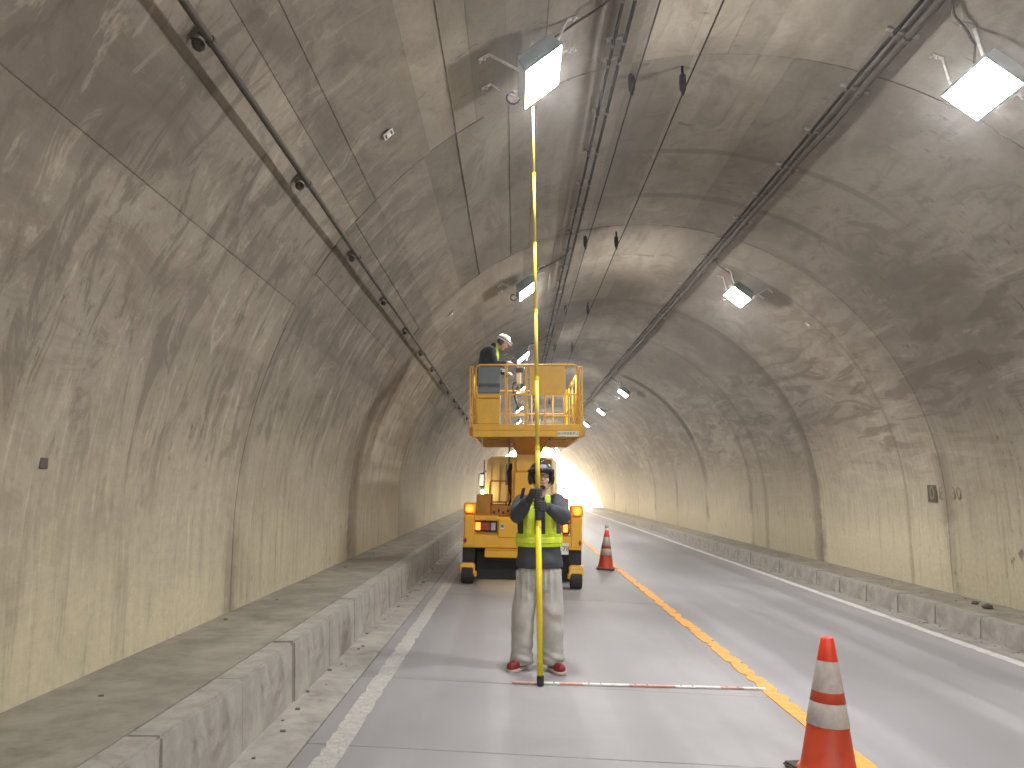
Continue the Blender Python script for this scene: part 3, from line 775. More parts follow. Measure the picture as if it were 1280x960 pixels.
for (x0, x1, sg) in ((-0.86, -0.682, -1), (0.905, 1.10, 1)):
    B('corner_post', Yl, x0, x1, 12.92, 13.10, 0.61, 1.13, bev=0.02)
    xc = (x0 + x1) / 2
    tl_ = B('turn_lamp', Yl, x0 - 0.012, x1 + 0.008, 12.90, 13.08, 1.132, 1.315, bev=0.02)
    MB().lathe([(0.062, 0.0), (0.066, 0.02), (0.055, 0.034), (0.02, 0.044)], (0, 0, 0), 20).build('lens_ring', M['amberdim'], tl_, org=ORG[T.name], smooth=True)
    o = tl_.children[0]; o.parent = tl_; o.location = (xc - ORG[T.name].x, 12.90 - ORG[T.name].y, 1.222); o.rotation_euler = (R(90), 0, 0)
    o.data.transform(Matrix.Translation(ORG[T.name]))
    MB().lathe([(0.046, 0.0), (0.042, 0.02), (0.02, 0.03)], (0, 0, 0), 20).build('lens', M['amber'], tl_, org=(0, 0, 0), smooth=True)
    o = tl_.children[1]; o.location = (xc - ORG[T.name].x, 12.862 - ORG[T.name].y, 1.222); o.rotation_euler = (R(90), 0, 0)
    rf = MB().add([(xc - 0.06 * -sg - 0.028, 12.915, 0.70), (xc - 0.06 * -sg, 12.915, 0.645), (xc - 0.06 * -sg + 0.028, 12.915, 0.70), (xc - 0.06 * -sg, 12.915, 0.755)], [(0, 1, 2, 3)])
    rf.add([(p[0], 12.93, p[2]) for p in rf.v[:4]], [(3, 2, 1, 0)]); rf.f += [(0, 1, 5, 4), (1, 2, 6, 5), (2, 3, 7, 6), (3, 0, 4, 7)]
    rf.build('reflector', M['red'], T)
    # guide wheel with its guard in front of the tyre
    cx = -0.772 if sg < 0 else 1.0
    gd = MB().hexa([(cx - 0.12, 12.74, 0.175), (cx + 0.12, 12.74, 0.175), (cx + 0.12, 12.98, 0.175), (cx - 0.12, 12.98, 0.175), (cx - 0.115, 12.78, 0.345), (cx + 0.115, 12.78, 0.345), (cx + 0.115, 12.98, 0.345), (cx - 0.115, 12.98, 0.345)]).build('wheel_guard', Yl, T, bevel=0.02, seg=2)
    m = MB().lathe([(0.06, -0.095), (0.135, -0.095), (0.15, -0.08), (0.15, 0.08), (0.135, 0.095), (0.06, 0.095)], (0, 0, 0), 24)
    zc = road_z(cx) + 0.152 - (0.12 - cx) * 0.026
    m.v = [(p[2] + cx, p[1] + 12.86, p[0] + zc) for p in m.v]; m.build('guide_wheel', M['black'], T)
    B('guard_knob', Yl, cx - sg * 0.12 - 0.02, cx - sg * 0.12 + 0.03, 12.80, 12.88, 0.13, 0.22, bev=0.01)
    B('mudflap', M['black'], cx - 0.105, cx + 0.10, 13.05, 13.07, 0.22, 0.583, bev=0.003)
    for yy, nm in ((14.0, 'wheel'), (17.35, 'wheel')):
        w = MB().lathe([(0.2, -0.11), (0.33, -0.11), (0.365, -0.08), (0.365, 0.08), (0.33, 0.11), (0.2, 0.11)], (0, 0, 0), 28)
        w.v = [(p[2] + cx - sg * 0.02, p[1] + yy, p[0] + road_z(cx) + 0.367 - (0.12 - cx) * 0.026) for p in w.v]
        wo = w.build(nm, M['black'], T)
        r_ = MB().lathe([(0.19, -0.07), (0.195, 0.07)], (0, 0, 0), 20); r_.v = [(p[2] + cx - sg * 0.02, p[1] + yy, p[0] + road_z(cx) + 0.367 - (0.12 - cx) * 0.026) for p in r_.v]
        r_.build('rim', M['cream'], wo, org=ORG[T.name]).location = (0, 0, 0)
def tail(x0, x1, sg):
    fr = B('tail_lamp', M['black'], x0, x1, 12.945, 13.02, 0.845, 1.022, bev=0.012)
    w = x1 - x0; seq = [('amber_lens', 'amberdim', 0.08, 0.29), ('red_lens', 'red', 0.31, 0.70), ('clear_lens', 'clear', 0.74, 0.93)]
    for nm, mt, a, b in seq:
        if sg > 0: a, b = 1 - b, 1 - a
        B(nm, M[mt], x0 + w * a, x0 + w * b, 12.93, 12.946, 0.872, 0.998, fr, 0.006)
tail(-0.70, -0.312, -1); tail(0.505, 0.893, 1)
pl = B('number_plate', M['plate'], 0.55, 0.876, 12.905, 12.915, 0.512, 0.70, bev=0.004)
def deck_text(txt, size, x, y, z, mat, par):
    o = link('lettering', text_mesh(txt, size, mat, 0.001), par, ORG[par.name]); o.rotation_euler = (R(90), 0, 0)
    o.location = Vector((x, y, z)) - ORG[par.name]; return o
deck_text('・・78', 0.115, 0.715, 12.903, 0.602, M['ink'], pl)
B('hitch_bracket', M['steel'], 0.70, 0.715, 13.0, 13.05, 0.13, 0.40, bev=0.002)
# turntable, mast and hydraulics
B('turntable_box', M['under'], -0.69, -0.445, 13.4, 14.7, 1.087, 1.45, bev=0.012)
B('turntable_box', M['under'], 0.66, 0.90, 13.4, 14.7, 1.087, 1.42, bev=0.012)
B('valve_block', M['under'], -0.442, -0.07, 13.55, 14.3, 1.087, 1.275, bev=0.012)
for k in range(4): B('hydraulic_fitting', Ch, -0.40 + 0.08 * k, -0.365 + 0.08 * k, 13.52, 13.55, 1.13 + 0.03 * (k % 2), 1.17 + 0.03 * (k % 2), bev=0.004)
def loop_pts(x0, x1, y, z0, z1, r, n=5):
    P = []
    for (cx, cz, a0) in ((x1 - r, z1 - r, 0), (x0 + r, z1 - r, 90), (x0 + r, z0 + r, 180), (x1 - r, z0 + r, 270)):
        for q in range(n + 1):
            a = R(a0 + 90 * q / n); P.append((cx + r * math.cos(a), y, cz + r * math.sin(a)))
    return P + [P[0]]
MB().tube(loop_pts(-0.47, -0.145, 13.6, 1.325, 1.69, 0.05), 0.013, 8).build('guard_loop', M['under'], T, smooth=True)
for x in (-0.44, -0.18): B('loop_foot', Ch, x - 0.012, x + 0.012, 13.585, 13.615, 1.23, 1.33, bev=0.002)
mast = B('mast', Yl, -0.05, 0.36, 13.35, 14.4, 1.087, 1.86, bev=0.02)
B('mast_head', Yl, -0.025, 0.305, 13.48, 14.4, 1.862, 2.17, mast, 0.016)
B('mast_plate', Yl, -0.09, -0.052, 13.45, 14.2, 1.25, 2.05, mast, 0.01)
B('mast_label', M['polethick'], 0.03, 0.10, 13.343, 13.349, 1.38, 1.47, mast, 0)
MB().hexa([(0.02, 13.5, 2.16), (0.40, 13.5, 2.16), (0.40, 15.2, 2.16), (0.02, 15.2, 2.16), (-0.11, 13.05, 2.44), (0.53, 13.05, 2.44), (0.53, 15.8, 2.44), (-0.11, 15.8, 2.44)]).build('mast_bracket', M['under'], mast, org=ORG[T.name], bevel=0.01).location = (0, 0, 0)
B('boom_arm', Yl, 0.40, 0.62, 13.9, 15.4, 1.62, 2.10, bev=0.02)
B('boom_cap', M['under'], 0.41, 0.61, 13.86, 13.9, 1.95, 2.09, bev=0.01)
MB().tube([(-0.15, 13.7, 1.62), (-0.15, 13.7, 1.98)], 0.055, 14).build('hydraulic_cylinder', M['steel'], T, smooth=False)
MB().tube([(-0.15, 13.7, 1.98), (-0.15, 13.7, 2.40)], 0.018, 10).build('piston_rod', M['steel'], T)
for k in range(3):
    MB().tube([(-0.12 + 0.02 * k, 13.6, 2.0), (-0.17 + 0.025 * k, 13.55, 1.85), (-0.15 + 0.03 * k, 13.5, 1.65), (-0.1 + 0.02 * k, 13.52, 1.42), (-0.14, 13.6, 1.26)], 0.012, 7).build('hose', M['cable'], T, smooth=True)
# cab
cab = MB().hexa([(-0.68, 16.45, 0.95), (0.90, 16.45, 0.95), (0.90, 18.3, 0.95), (-0.68, 18.3, 0.95), (-0.635, 16.5, 2.24), (0.855, 16.5, 2.24), (0.855, 18.0, 2.24), (-0.635, 18.0, 2.24)]).build('cab', M['cream'], T, bevel=0.07, seg=3)
for x in (-0.56, -0.38, -0.2, 0.42, 0.62, 0.78): B('cab_rib', M['cream'], x - 0.02, x + 0.02, 16.44, 16.475, 1.15, 2.05, cab, 0.006)
B('cab_seal', M['black'], -0.705, -0.685, 16.5, 16.56, 1.3, 2.15, cab, 0.004)
for sx, x in ((-1, -0.79), (1, 1.09)):
    mi = MB().box(x - 0.068, x + 0.068, 17.54, 17.60, 1.56, 1.88).build('mirror', M['black'], T, bevel=0.028, seg=3)
    B('mirror_glass', M['mirror'], x - 0.05, x + 0.05, 17.532, 17.538, 1.59, 1.85, mi, 0)
    MB().tube([(x, 17.6, 1.84), (x - sx * 0.06, 17.66, 1.93), (x - sx * 0.2, 17.7, 1.86)], 0.012, 6).build('mirror_arm', M['black'], mi, org=ORG[T.name]).location = (0, 0, 0)
    MB().tube([(x, 17.6, 1.6), (x - sx * 0.03, 17.66, 1.45), (x - sx * 0.16, 17.7, 1.4)], 0.012, 6).build('mirror_arm', M['black'], mi, org=ORG[T.name]).location = (0, 0, 0)
MB().sphere((-0.70, 16.2, 1.47), (0.045, 0.03, 0.04), 12, 8).build('marker_lamp', M['warm'], T, smooth=True)
B('marker_base', Ch, -0.74, -0.66, 16.18, 16.22, 1.087, 1.43, bev=0.004)

# the raised platform, levelled
PF0 = Vector((0.15, 12.6, 2.41)); Y2 = M['yellow2']
pf = MB()
X0, X1, YA, YB, Z0, Z1 = -0.745, 1.07, 12.6, 16.2, 2.415, 2.625
pf.box(X0, X1, YA, YA + 0.05, Z0, Z1); pf.box(X0, X1, YB - 0.05, YB, Z0, Z1)
pf.box(X0, X0 + 0.05, YA + 0.051, YB - 0.051, Z0, Z1); pf.box(X1 - 0.05, X1, YA + 0.051, YB - 0.051, Z0, Z1)
plat = pf.build('platform', Y2, T, org=PF0, bevel=0.006)
MB().box(X0 + 0.051, X1 - 0.051, YA + 0.051, YB - 0.051, Z1 - 0.05, Z1 - 0.012).build('floor_plate', M['chassis'], plat)
def PB_(name, mat, x0, x1, y0, y1, z0, z1, bev=0.004): return MB().box(x0, x1, y0, y1, z0, z1).build(name, mat, plat, bevel=bev)
PB_('fascia_lip', Y2, X0 - 0.01, X1 + 0.01, YA - 0.012, YA - 0.001, Z0 + 0.10, Z0 + 0.112)
for k in range(6):
    y = 12.70 + 0.57 * k
    for xa, xb in ((X0 + 0.055, -0.16), (0.56, X1 - 0.055)):
        PB_('slat', Y2, xa, xb, y, y + 0.09, Z0 + 0.004, Z0 + 0.019, 0.002)
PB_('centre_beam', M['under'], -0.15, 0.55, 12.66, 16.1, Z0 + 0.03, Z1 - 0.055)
PB_('corner_flange', M['under'], X0 - 0.05, X0 - 0.002, 12.6, 12.9, Z0 + 0.02, Z0 + 0.16); PB_('corner_flange', Y2, X1 + 0.002, X1 + 0.03, 12.6, 12.9, Z0 + 0.0, Z0 + 0.12)
def rail(pts, r=0.017, nm='rail'): return MB().tube(pts, r, 8).build(nm, Y2, plat, smooth=True)
def fr_pts(x0, x1, y, z0, z1, r=0.09):
    P = [(x0, y, z0)]
    for q in range(6):
        a = R(180 - 90 * q / 5); P.append((x0 + r + r * math.cos(a), y, z1 - r + r * math.sin(a)))
    for q in range(6):
        a = R(90 - 90 * q / 5); P.append((x1 - r + r * math.cos(a), y, z1 - r + r * math.sin(a)))
    return P + [(x1, y, z0)]
ZT = 3.61
rail(fr_pts(-0.70, 0.985, 12.63, Z1, ZT), 0.018, 'guard_rail')
rail(fr_pts(-0.70, 0.985, 16.15, Z1, ZT), 0.018, 'guard_rail')
for x in (-0.775, 1.035):
    for dx in (-0.02, 0.022): PB_('corner_post', Y2, x + dx - 0.013, x + dx + 0.013, 12.62, 12.65, Z1 - 0.18, ZT - 0.02)
    PB_('corner_post', Y2, x - 0.02, x + 0.02, 16.1, 16.14, Z1 - 0.02, ZT - 0.02)
    for z in (ZT - 0.03, 3.12, 2.80): rail([(x, 12.66, z), (x, 16.1, z)], 0.015)
    for y in (13.55, 14.45, 15.35): rail([(x, y, Z1 - 0.02), (x, y, ZT - 0.04)], 0.015, 'side_post')
PB_('front_post', Y2, -0.225, -0.175, 12.61, 12.65, Z1, 3.60); PB_('front_post', Y2, 0.112, 0.152, 12.61, 12.65, Z1, 3.60)
PB_('front_post', Y2, -0.155, -0.125, 12.612, 12.645, Z1, 3.10)
for x in (0.44, 0.83, 0.93): PB_('front_post', Y2, x - 0.013, x + 0.013, 12.615, 12.645, Z1, 3.11)
rail([(-0.68, 12.63, 3.115), (0.97, 12.63, 3.115)], 0.013); rail([(0.45, 12.63, 2.755), (0.93, 12.63, 2.755)], 0.014)
rail([(-0.13, 12.66, 3.10), (0.12, 12.9, 3.19)], 0.012); rail([(-0.13, 12.66, 2.76), (0.12, 12.9, 2.80)], 0.012)
rail([(0.79, 12.66, 3.2), (0.86, 12.66, 3.08)], 0.014, 'brace'); rail([(0.96, 12.7, 3.45), (0.87, 12.7, 3.15)], 0.014, 'brace')
for x in (-0.25, 0.3, 0.75): rail([(x, 16.15, Z1 - 0.02), (x, 16.15, ZT)], 0.014, 'rear_post')
rail([(-0.70, 16.15, 3.12), (0.985, 16.15, 3.12)], 0.014)
PB_('panel', Y2, 0.188, 0.782, 12.605, 12.625, 3.125, 3.592)
PB_('control_box', M['greybox'], -0.676, -0.298, 12.60, 12.88, 3.285, 3.585, 0.015); PB_('control_box', M['greybox'], -0.676, -0.298, 12.602, 12.88, 3.135, 3.24, 0.012)
PB_('box_seam', M['greydark'], -0.672, -0.302, 12.615, 12.87, 3.24, 3.285, 0.0)
PB_('cabinet', Y2, -0.676, -0.300, 12.605, 12.88, 2.626, 3.045, 0.01); PB_('cabinet_lid', Y2, -0.682, -0.294, 12.59, 12.885, 3.05, 3.13, 0.01)
PB_('door_latch', M['greydark'], -0.20, -0.18, 12.60, 12.61, 3.4, 3.44, 0); PB_('rail_clamp', M['plate'], -0.27, -0.21, 12.60, 12.615, 3.49, 3.52, 0)
PB_('sign_plate', M['plate'], 0.642, 0.988, YA - 0.008, YA - 0.002, Z0 + 0.008, Z0 + 0.092, 0)
o = link('lettering', text_mesh('走行時積載禁止', 0.050, M['ink'], 0.0008), plat, PF0); o.rotation_euler = (R(90), 0, 0); o.location = Vector((0.815, YA - 0.0095, Z0 + 0.050)) - PF0
ch = MB()
for k in range(12): ch.sphere((-0.595, 12.68, Z0 - 0.005 - 0.014 * k), (0.007, 0.007, 0.009), 6, 4)
ch.build('hanging_chain', M['galv'], plat)
plat.rotation_euler = (0, -R(1.5), 0)
T.rotation_euler = (0, R(1.5), 0)
# small tool on the platform
t = thing('clamped_tool', (0.10, 12.95, 3.25), 'small white and dark tool clamped upright behind the platform rail', 'tool')
B('tool_body', M['plate'], 0.03, 0.115, 12.9, 12.98, 3.33, 3.52, t, 0.015); B('tool_head', M['greydark'], 0.025, 0.155, 12.88, 13.0, 3.54, 3.60, t, 0.01)
B('tool_cap', M['plate'], 0.04, 0.145, 12.89, 12.99, 3.62, 3.66, t, 0.008); MB().tube([(0.085, 12.94, 2.62), (0.085, 12.94, 3.64)], 0.014, 8).build('tool_post', M['steel'], t)
MB().tube([(0.03, 12.9, 3.36), (-0.02, 12.88, 3.33), (-0.03, 12.9, 3.25), (0.02, 12.93, 3.05), (0.07, 12.94, 2.9)], 0.010, 6).build('tool_hose', M['cable'], t, smooth=True)

# ------------------------------------------------------------------ people
def frame(fwd, up):                                      # columns: right, forward, up
    f = Vector(fwd).normalized(); u = Vector(up); r = f.cross(u).normalized(); u = r.cross(f)
    return np.array([[r.x, f.x, u.x], [r.y, f.y, u.y], [r.z, f.z, u.z]])
def head_field(P, c, F):
    q = (P - np.array(c)) @ F                            # x right of the head, y forward, z up
    d = s_ell(q, (0, -0.015, 0.03), (0.074, 0.092, 0.09))
    d = s_min(d, s_ell(q, (0, 0.022, -0.035), (0.060, 0.066, 0.078)), 0.03)
    d = s_min(d, s_ell(q, (0, 0.062, -0.092), (0.026, 0.022, 0.018)), 0.025)   # chin
    d = s_min(d, s_cap(q, (0, 0.088, 0.008), (0, 0.107, -0.032), 0.008, 0.0135), 0.014)   # nose
    d = s_min(d, s_cap(q, (-0.035, 0.078, 0.027), (0.035, 0.078, 0.027), 0.011, 0.011), 0.018)
    d = s_min(d, s_cap(q, (-0.018, 0.083, -0.060), (0.018, 0.083, -0.060), 0.008, 0.008), 0.012)
    for s in (-1, 1):
        d = -s_min(-d, s_ell(q, (s * 0.031, 0.094, 0.006), (0.017, 0.015, 0.012)), 0.010)
        d = s_min(d, s_ell(q, (s * 0.076, -0.005, -0.01), (0.011, 0.022, 0.032)), 0.008)
        d = s_min(d, s_ell(q, (s * 0.042, 0.066, -0.03), (0.02, 0.018, 0.02)), 0.02)
    return d
def to_w(c, F, p): return Vector(np.array(c) + F @ np.array(p))
def head_bits(par, c, F, glasses, beard):
    for s in (-1, 1):
        MB().sphere(to_w(c, F, (s * 0.031, 0.080, 0.006)), 0.0125, 10, 8).build('eye', M['eyewhite'], par, smooth=True)
        MB().sphere(to_w(c, F, (s * 0.031, 0.0905, 0.007)), 0.0055, 8, 6).build('iris', M['iris'], par, smooth=True)
        MB().tube([to_w(c, F, (s * (0.016 + 0.011 * k), 0.0965 - 0.002 * k * k, 0.030 + 0.003 * (k == 1))) for k in range(4)], 0.0042, 6).build('eyebrow', M['hair'], par, smooth=True)
    MB().tube([to_w(c, F, (0.02 * k, 0.0925 - 0.004 * k * k, -0.060 - 0.001 * abs(k))) for k in (-1, -0.5, 0, 0.5, 1)], [0.0025, 0.005, 0.006, 0.005, 0.0025], 8).build('mouth', M['lip'], par, smooth=True)
    if beard:
        net_obj('beard', lambda P: np.maximum(head_field(P, c, F) - 0.004, np.maximum(s_ell((P - np.array(c)) @ F, (0, 0.075, -0.098), (0.028, 0.05, 0.019)), -s_ell((P - np.array(c)) @ F, (0, 0.1, -0.06), (0.02, 0.03, 0.012)))), Vector(c) - Vector((0.13,) * 3), Vector(c) + Vector((0.13,) * 3), 0.006, M['hair'], par)
    if glasses:
        g = MB()
        for s in (-1, 1):
            g.tube([to_w(c, F, (s * 0.033 + 0.025 * math.cos(a), 0.108, 0.004 + 0.017 * math.sin(a))) for a in [2 * math.pi * k / 14 for k in range(15)]], 0.0022, 5)
            g.tube([to_w(c, F, (s * 0.058, 0.106, 0.010)), to_w(c, F, (s * 0.080, 0.05, 0.012)), to_w(c, F, (s * 0.082, -0.005, 0.012))], 0.0022, 5)
        g.tube([to_w(c, F, (-0.009, 0.109, 0.008)), to_w(c, F, (0.009, 0.109, 0.008))], 0.0022, 5)
        g.build('glasses', M['ink'], par, smooth=True)
def helmet(par, c, F, mat, lampmat):
    def hf(P):
        q = (P - np.array(c)) @ F
        dome = s_ell(q, (0, -0.012, 0.045), (0.112, 0.135, 0.112)); dome = np.maximum(dome, 0.03 - q[..., 2] - 0.12 * np.minimum(q[..., 1], 0) * 0)
        brim = np.maximum(s_ell(q, (0, 0.005, 0.036), (0.122, 0.162, 0.05)), np.abs(q[..., 2] - 0.037 - 0.05 * (q[..., 1])) - 0.006)
        rid = s_cap(q, (0, -0.10, 0.135), (0, 0.06, 0.145), 0.014, 0.012)
        return s_min(s_min(dome, brim, 0.006), rid, 0.02)
    a = Vector(c) - Vector((0.22,) * 3); b = Vector(c) + Vector((0.22,) * 3)
    net_obj('helmet', hf, a, b, 0.0075, mat, par)
    m = MB(); m.tube([to_w(c, F, (0.116 * math.cos(t), -0.012 + 0.139 * math.sin(t), 0.066)) for t in [2 * math.pi * k / 24 for k in range(25)]], 0.009, 6); m.build('lamp_band', M['greydark'], par, smooth=True)
    L = MB(); o = to_w(c, F, (0, 0.135, 0.078)); r_, f_, u_ = [Vector(F[:, k]) for k in range(3)]
    L.obox(o, r_ * 0.03, f_ * 0.018, u_ * 0.021); L.build('head_lamp', lampmat, par, bevel=0.008, seg=2)
    for s in (-1, 1):
        MB().tube([to_w(c, F, (s * 0.098, 0.01, 0.04)), to_w(c, F, (s * 0.084, 0.025, -0.05)), to_w(c, F, (s * 0.05, 0.05, -0.106)), to_w(c, F, (0, 0.065, -0.118))], 0.005, 6).build('chin_strap', M['greybox'], par, smooth=True)
def hair(par, c, F):
    net_obj('hair', lambda P: np.maximum(head_field(P, c, F) - 0.008, np.maximum(((P - np.array(c)) @ F)[..., 1] - 0.03, -((P - np.array(c)) @ F)[..., 2] - 0.06)), Vector(c) - Vector((0.16,) * 3), Vector(c) + Vector((0.16,) * 3), 0.01, M['hair'], par)

def glove(par, zc, side, wrist, name='glove'):
    # side -1: palm left of the pole as seen from the camera; fingers close round the camera side
    def pt(deg, r, z):
        a = R(deg) if side < 0 else R(180 - deg); o = pole_at(z); return np.array([o.x + r * math.cos(a), o.y + r * math.sin(a), z])
    fingers = []
    for k in range(4):
        z = zc + 0.033 - 0.0215 * k; rr = (0.0115, 0.012, 0.0115, 0.010)[k]; ext = (330, 345, 338, 318)[k]
        fingers.append(([pt(165, 0.046, z - 0.004), pt(205, 0.047, z), pt(245, 0.039, z + 0.001), pt(290, 0.034, z - 0.001), pt(ext, 0.0325, z - 0.003)], [rr * 1.15, rr * 1.12, rr, rr * 0.95, rr * 0.8]))
    thumb = ([pt(140, 0.055, zc - 0.02), pt(105, 0.045, zc + 0.012), pt(65, 0.036, zc + 0.034), pt(20, 0.033, zc + 0.042)], [0.018, 0.0145, 0.012, 0.0105])
    pc = pt(165, 0.05, zc); w = np.array(wrist)
    def f(P):
        d = s_cap(P, pt(168, 0.05, zc + 0.025), pt(160, 0.052, zc - 0.026), 0.021, 0.022)
        d = s_min(d, s_cap(P, pt(150, 0.058, zc - 0.005), w, 0.027, 0.033), 0.025)
        for pts, rs in fingers: d = s_min(d, s_chain(P, pts, rs), 0.005)
        d = s_min(d, s_chain(P, *thumb), 0.008)
        e = w - pc; e = e / np.linalg.norm(e); d = s_min(d, s_cap(P, w - e * 0.01, w + e * 0.035, 0.036, 0.039), 0.008)
        return d
    lo = np.minimum(pc, w) - 0.10; hi = np.maximum(pc, w) + 0.10
    return net_obj(name, f, lo, hi, 0.0048, M['glove'], par)

def torso_field(P, cx, cy, prof, pad=0.0):               # prof: z, half width, half depth, forward shift
    z = P[..., 2]; zz = [p[0] for p in prof]
    a = np.interp(z, zz, [p[1] for p in prof]) + pad; b = np.interp(z, zz, [p[2] for p in prof]) + pad; sy = np.interp(z, zz, [p[3] for p in prof])
    x, y = P[..., 0] - cx, P[..., 1] - cy - sy
    k0 = np.sqrt((x / a) ** 2 + (y / b) ** 2) + 1e-6; k1 = np.sqrt((x / a ** 2) ** 2 + (y / b ** 2) ** 2) + 1e-6
    return np.maximum(k0 * (k0 - 1) / k1, np.maximum(z - zz[-1], zz[0] - z))

# the man with the pole
W = thing('person', (0.22, 7.1, 0), 'worker in black helmet and lime vest holding the yellow pole', 'person')
HC, HF = (0.245, 7.075, 1.690), frame((0.10, -1, 0.16), (0, 0.16, 1))
SH = [((0.072, 7.14, 1.465), (0.028, 6.89, 1.365), (0.125, 6.705, 1.50)), ((0.388, 7.14, 1.465), (0.428, 6.88, 1.345), (0.285, 6.70, 1.44))]
LG = [((0.132, 7.14, 0.88), (0.078, 7.105, 0.49), (0.060, 7.14, 0.10), (-0.015, 7.03, 0.035)), ((0.312, 7.14, 0.88), (0.335, 7.105, 0.49), (0.348, 7.14, 0.09), (0.395, 7.02, 0.018))]
TP = [(0.86, 0.165, 0.115, 0), (1.0, 0.16, 0.11, 0), (1.1, 0.155, 0.105, 0), (1.32, 0.18, 0.118, 0), (1.44, 0.165, 0.10, 0.01), (1.50, 0.09, 0.07, 0.01), (1.54, 0.055, 0.055, 0.0)]
def body_f(P):
    d = torso_field(P, 0.225, 7.14, TP)
    d = s_min(d, s_cap(P, (0.237, 7.135, 1.48), (0.245, 7.10, 1.62), 0.056, 0.052), 0.03)
    d = s_min(d, head_field(P, HC, HF), 0.012)
    for (a, b, c) in SH:
        d = s_min(d, s_chain(P, [a, b, c], [0.050, 0.040, 0.026]), 0.03)
    d = s_min(d, s_cap(P, SH[0][2], np.array(pole_at(1.55)) + [-0.045, 0.01, 0], 0.024, 0.016), 0.015)
    d = s_min(d, s_cap(P, SH[1][2], np.array(pole_at(1.45)) + [0.045, 0.01, 0], 0.024, 0.016), 0.015)
    for (a, b, c, e) in LG:
        d = s_min(d, s_chain(P, [a, b, c], [0.085, 0.055, 0.04]), 0.03); d = s_min(d, s_cap(P, c, e, 0.035, 0.028), 0.02)
    return d
net_obj('body', body_f, (-0.06, 6.55, -0.02), (0.52, 7.30, 1.86), 0.0085, M['skin'], W)
head_bits(W, HC, HF, True, True); hair(W, HC, HF); helmet(W, HC, HF, M['helmetd'], M['clear'])
for s in (-1, 1):
    net_obj('ear_cover', lambda P: s_ell((P - np.array(HC)) @ HF, (s * 0.098, -0.01, 0.0), (0.026, 0.06, 0.066)), Vector(HC) - Vector((0.2,) * 3), Vector(HC) + Vector((0.2,) * 3), 0.009, M['helmetd'], W)
def pants(P):
    z = P[..., 2]
    d = torso_field(P, 0.222, 7.14, [(0.70, 0.19, 0.12, 0), (0.80, 0.20, 0.138, 0), (0.88, 0.195, 0.138, 0), (1.0, 0.175, 0.125, 0)])
    for (a, b, c, e), sx in zip(LG, (-1, 1)):
        d = s_min(d, s_chain(P, [(a[0], a[1], 0.84), (b[0], b[1] + 0.01, b[2]), (c[0], c[1], 0.05)], [0.118, 0.104, 0.094]), 0.035)
        d = s_min(d, s_ell(P, (c[0], c[1] - 0.005, 0.10), (0.106, 0.104, 0.06)), 0.02)
    wr = wrinkle(P, 0.006, (10, 10, 19), 1.3) + np.clip((0.22 - z) / 0.2, 0, 1) * 0.008 * np.sin(z * 85 + 6 * P[..., 0] * 6)
    pl_ = 0.013 * np.clip((z - 0.55) / 0.2, 0, 1) * np.abs(np.sin((P[..., 0] - 0.22) * 62))
    return np.maximum(d + wr + pl_ + 0.022 * np.clip((z - 0.85) / 0.05, 0, 1), np.maximum(z - 0.99, 0.038 - z))
net_obj('trousers', pants, (-0.08, 6.96, 0.0), (0.5, 7.33, 1.02), 0.009, M['trouser'], W)
JP = [(0.88, 0.206, 0.150, 0), (0.93, 0.211, 0.154, 0), (1.0, 0.205, 0.148, 0), (1.08, 0.197, 0.142, 0), (1.32, 0.202, 0.142, 0), (1.42, 0.190, 0.125, 0.008), (1.485, 0.13, 0.092, 0.012), (1.535, 0.078, 0.075, 0.005)]
def jacket(P):
    z = P[..., 2]; d = torso_field(P, 0.225, 7.14, JP)
    for (a, b, c) in SH:
        e = np.array(c) + (np.array(b) - np.array(c)) * 0.16
        d = s_min(d, s_chain(P, [a, b, e], [0.080, 0.070, 0.048]), 0.03)
    return np.maximum(d + wrinkle(P, 0.0068, (12, 12, 19), 0.4), 0.885 - z)
net_obj('jacket', jacket, (-0.10, 6.62, 0.84), (0.56, 7.36, 1.56), 0.0085, M['jacket'], W)
def vest_f(P): return np.minimum(torso_field(P, 0.225, 7.14, JP, 0.016), 9) + wrinkle(P, 0.002, (8, 8, 9), 0.9)
CXV = 0.228
def vest_part(name, mat, pad, xs, zs, front=False):
    pl = [((CXV + sx * x, 7.1, 1.2), (1, 0, 0)) for x in xs for sx in (-1, 1)] + [((0, 7.1, z), (0, 0, 1)) for z in zs]
    return pl
def in_vest(p):
    x = abs(p.x - CXV)
    return (1.075 < p.z < 1.19) or (0.048 < x < 0.148 and p.z >= 1.19) or (x <= 0.048 and 1.19 <= p.z < 1.42 and p.y > 7.1)
planes = [((CXV + s * x, 7.1, 1.2), (1, 0, 0)) for x in (0.048, 0.148) for s in (-1, 1)] + [((0, 7.1, z), (0, 0, 1)) for z in (1.075, 1.19, 1.42)]
net_obj('safety_vest', vest_f, (-0.05, 6.9, 1.03), (0.5, 7.38, 1.56), 0.009, M['lime'], W, (planes, in_vest), 0.006)
def in_str(p):
    x = abs(p.x - CXV); return (1.108 < p.z < 1.158) or (0.078 < x < 0.120 and 1.19 < p.z < 1.44)
planes = [((CXV + s * x, 7.1, 1.2), (1, 0, 0)) for x in (0.078, 0.12) for s in (-1, 1)] + [((0, 7.1, z), (0, 0, 1)) for z in (1.108, 1.158, 1.19, 1.44)]
net_obj('reflective_stripe', lambda P: vest_f(P) - 0.0035, (-0.05, 6.9, 1.03), (0.5, 7.38, 1.56), 0.009, M['reflect'], W, (planes, in_str), 0.003)
glove(W, 1.553, -1, SH[0][2]); glove(W, 1.450, 1, SH[1][2])
MB().obox((0.075, 7.02, 1.555), (0.016, 0, 0.002), (0, 0.012, 0), (0.010, 0, 0.045)).build('shoulder_radio', M['navy'], W, bevel=0.006)
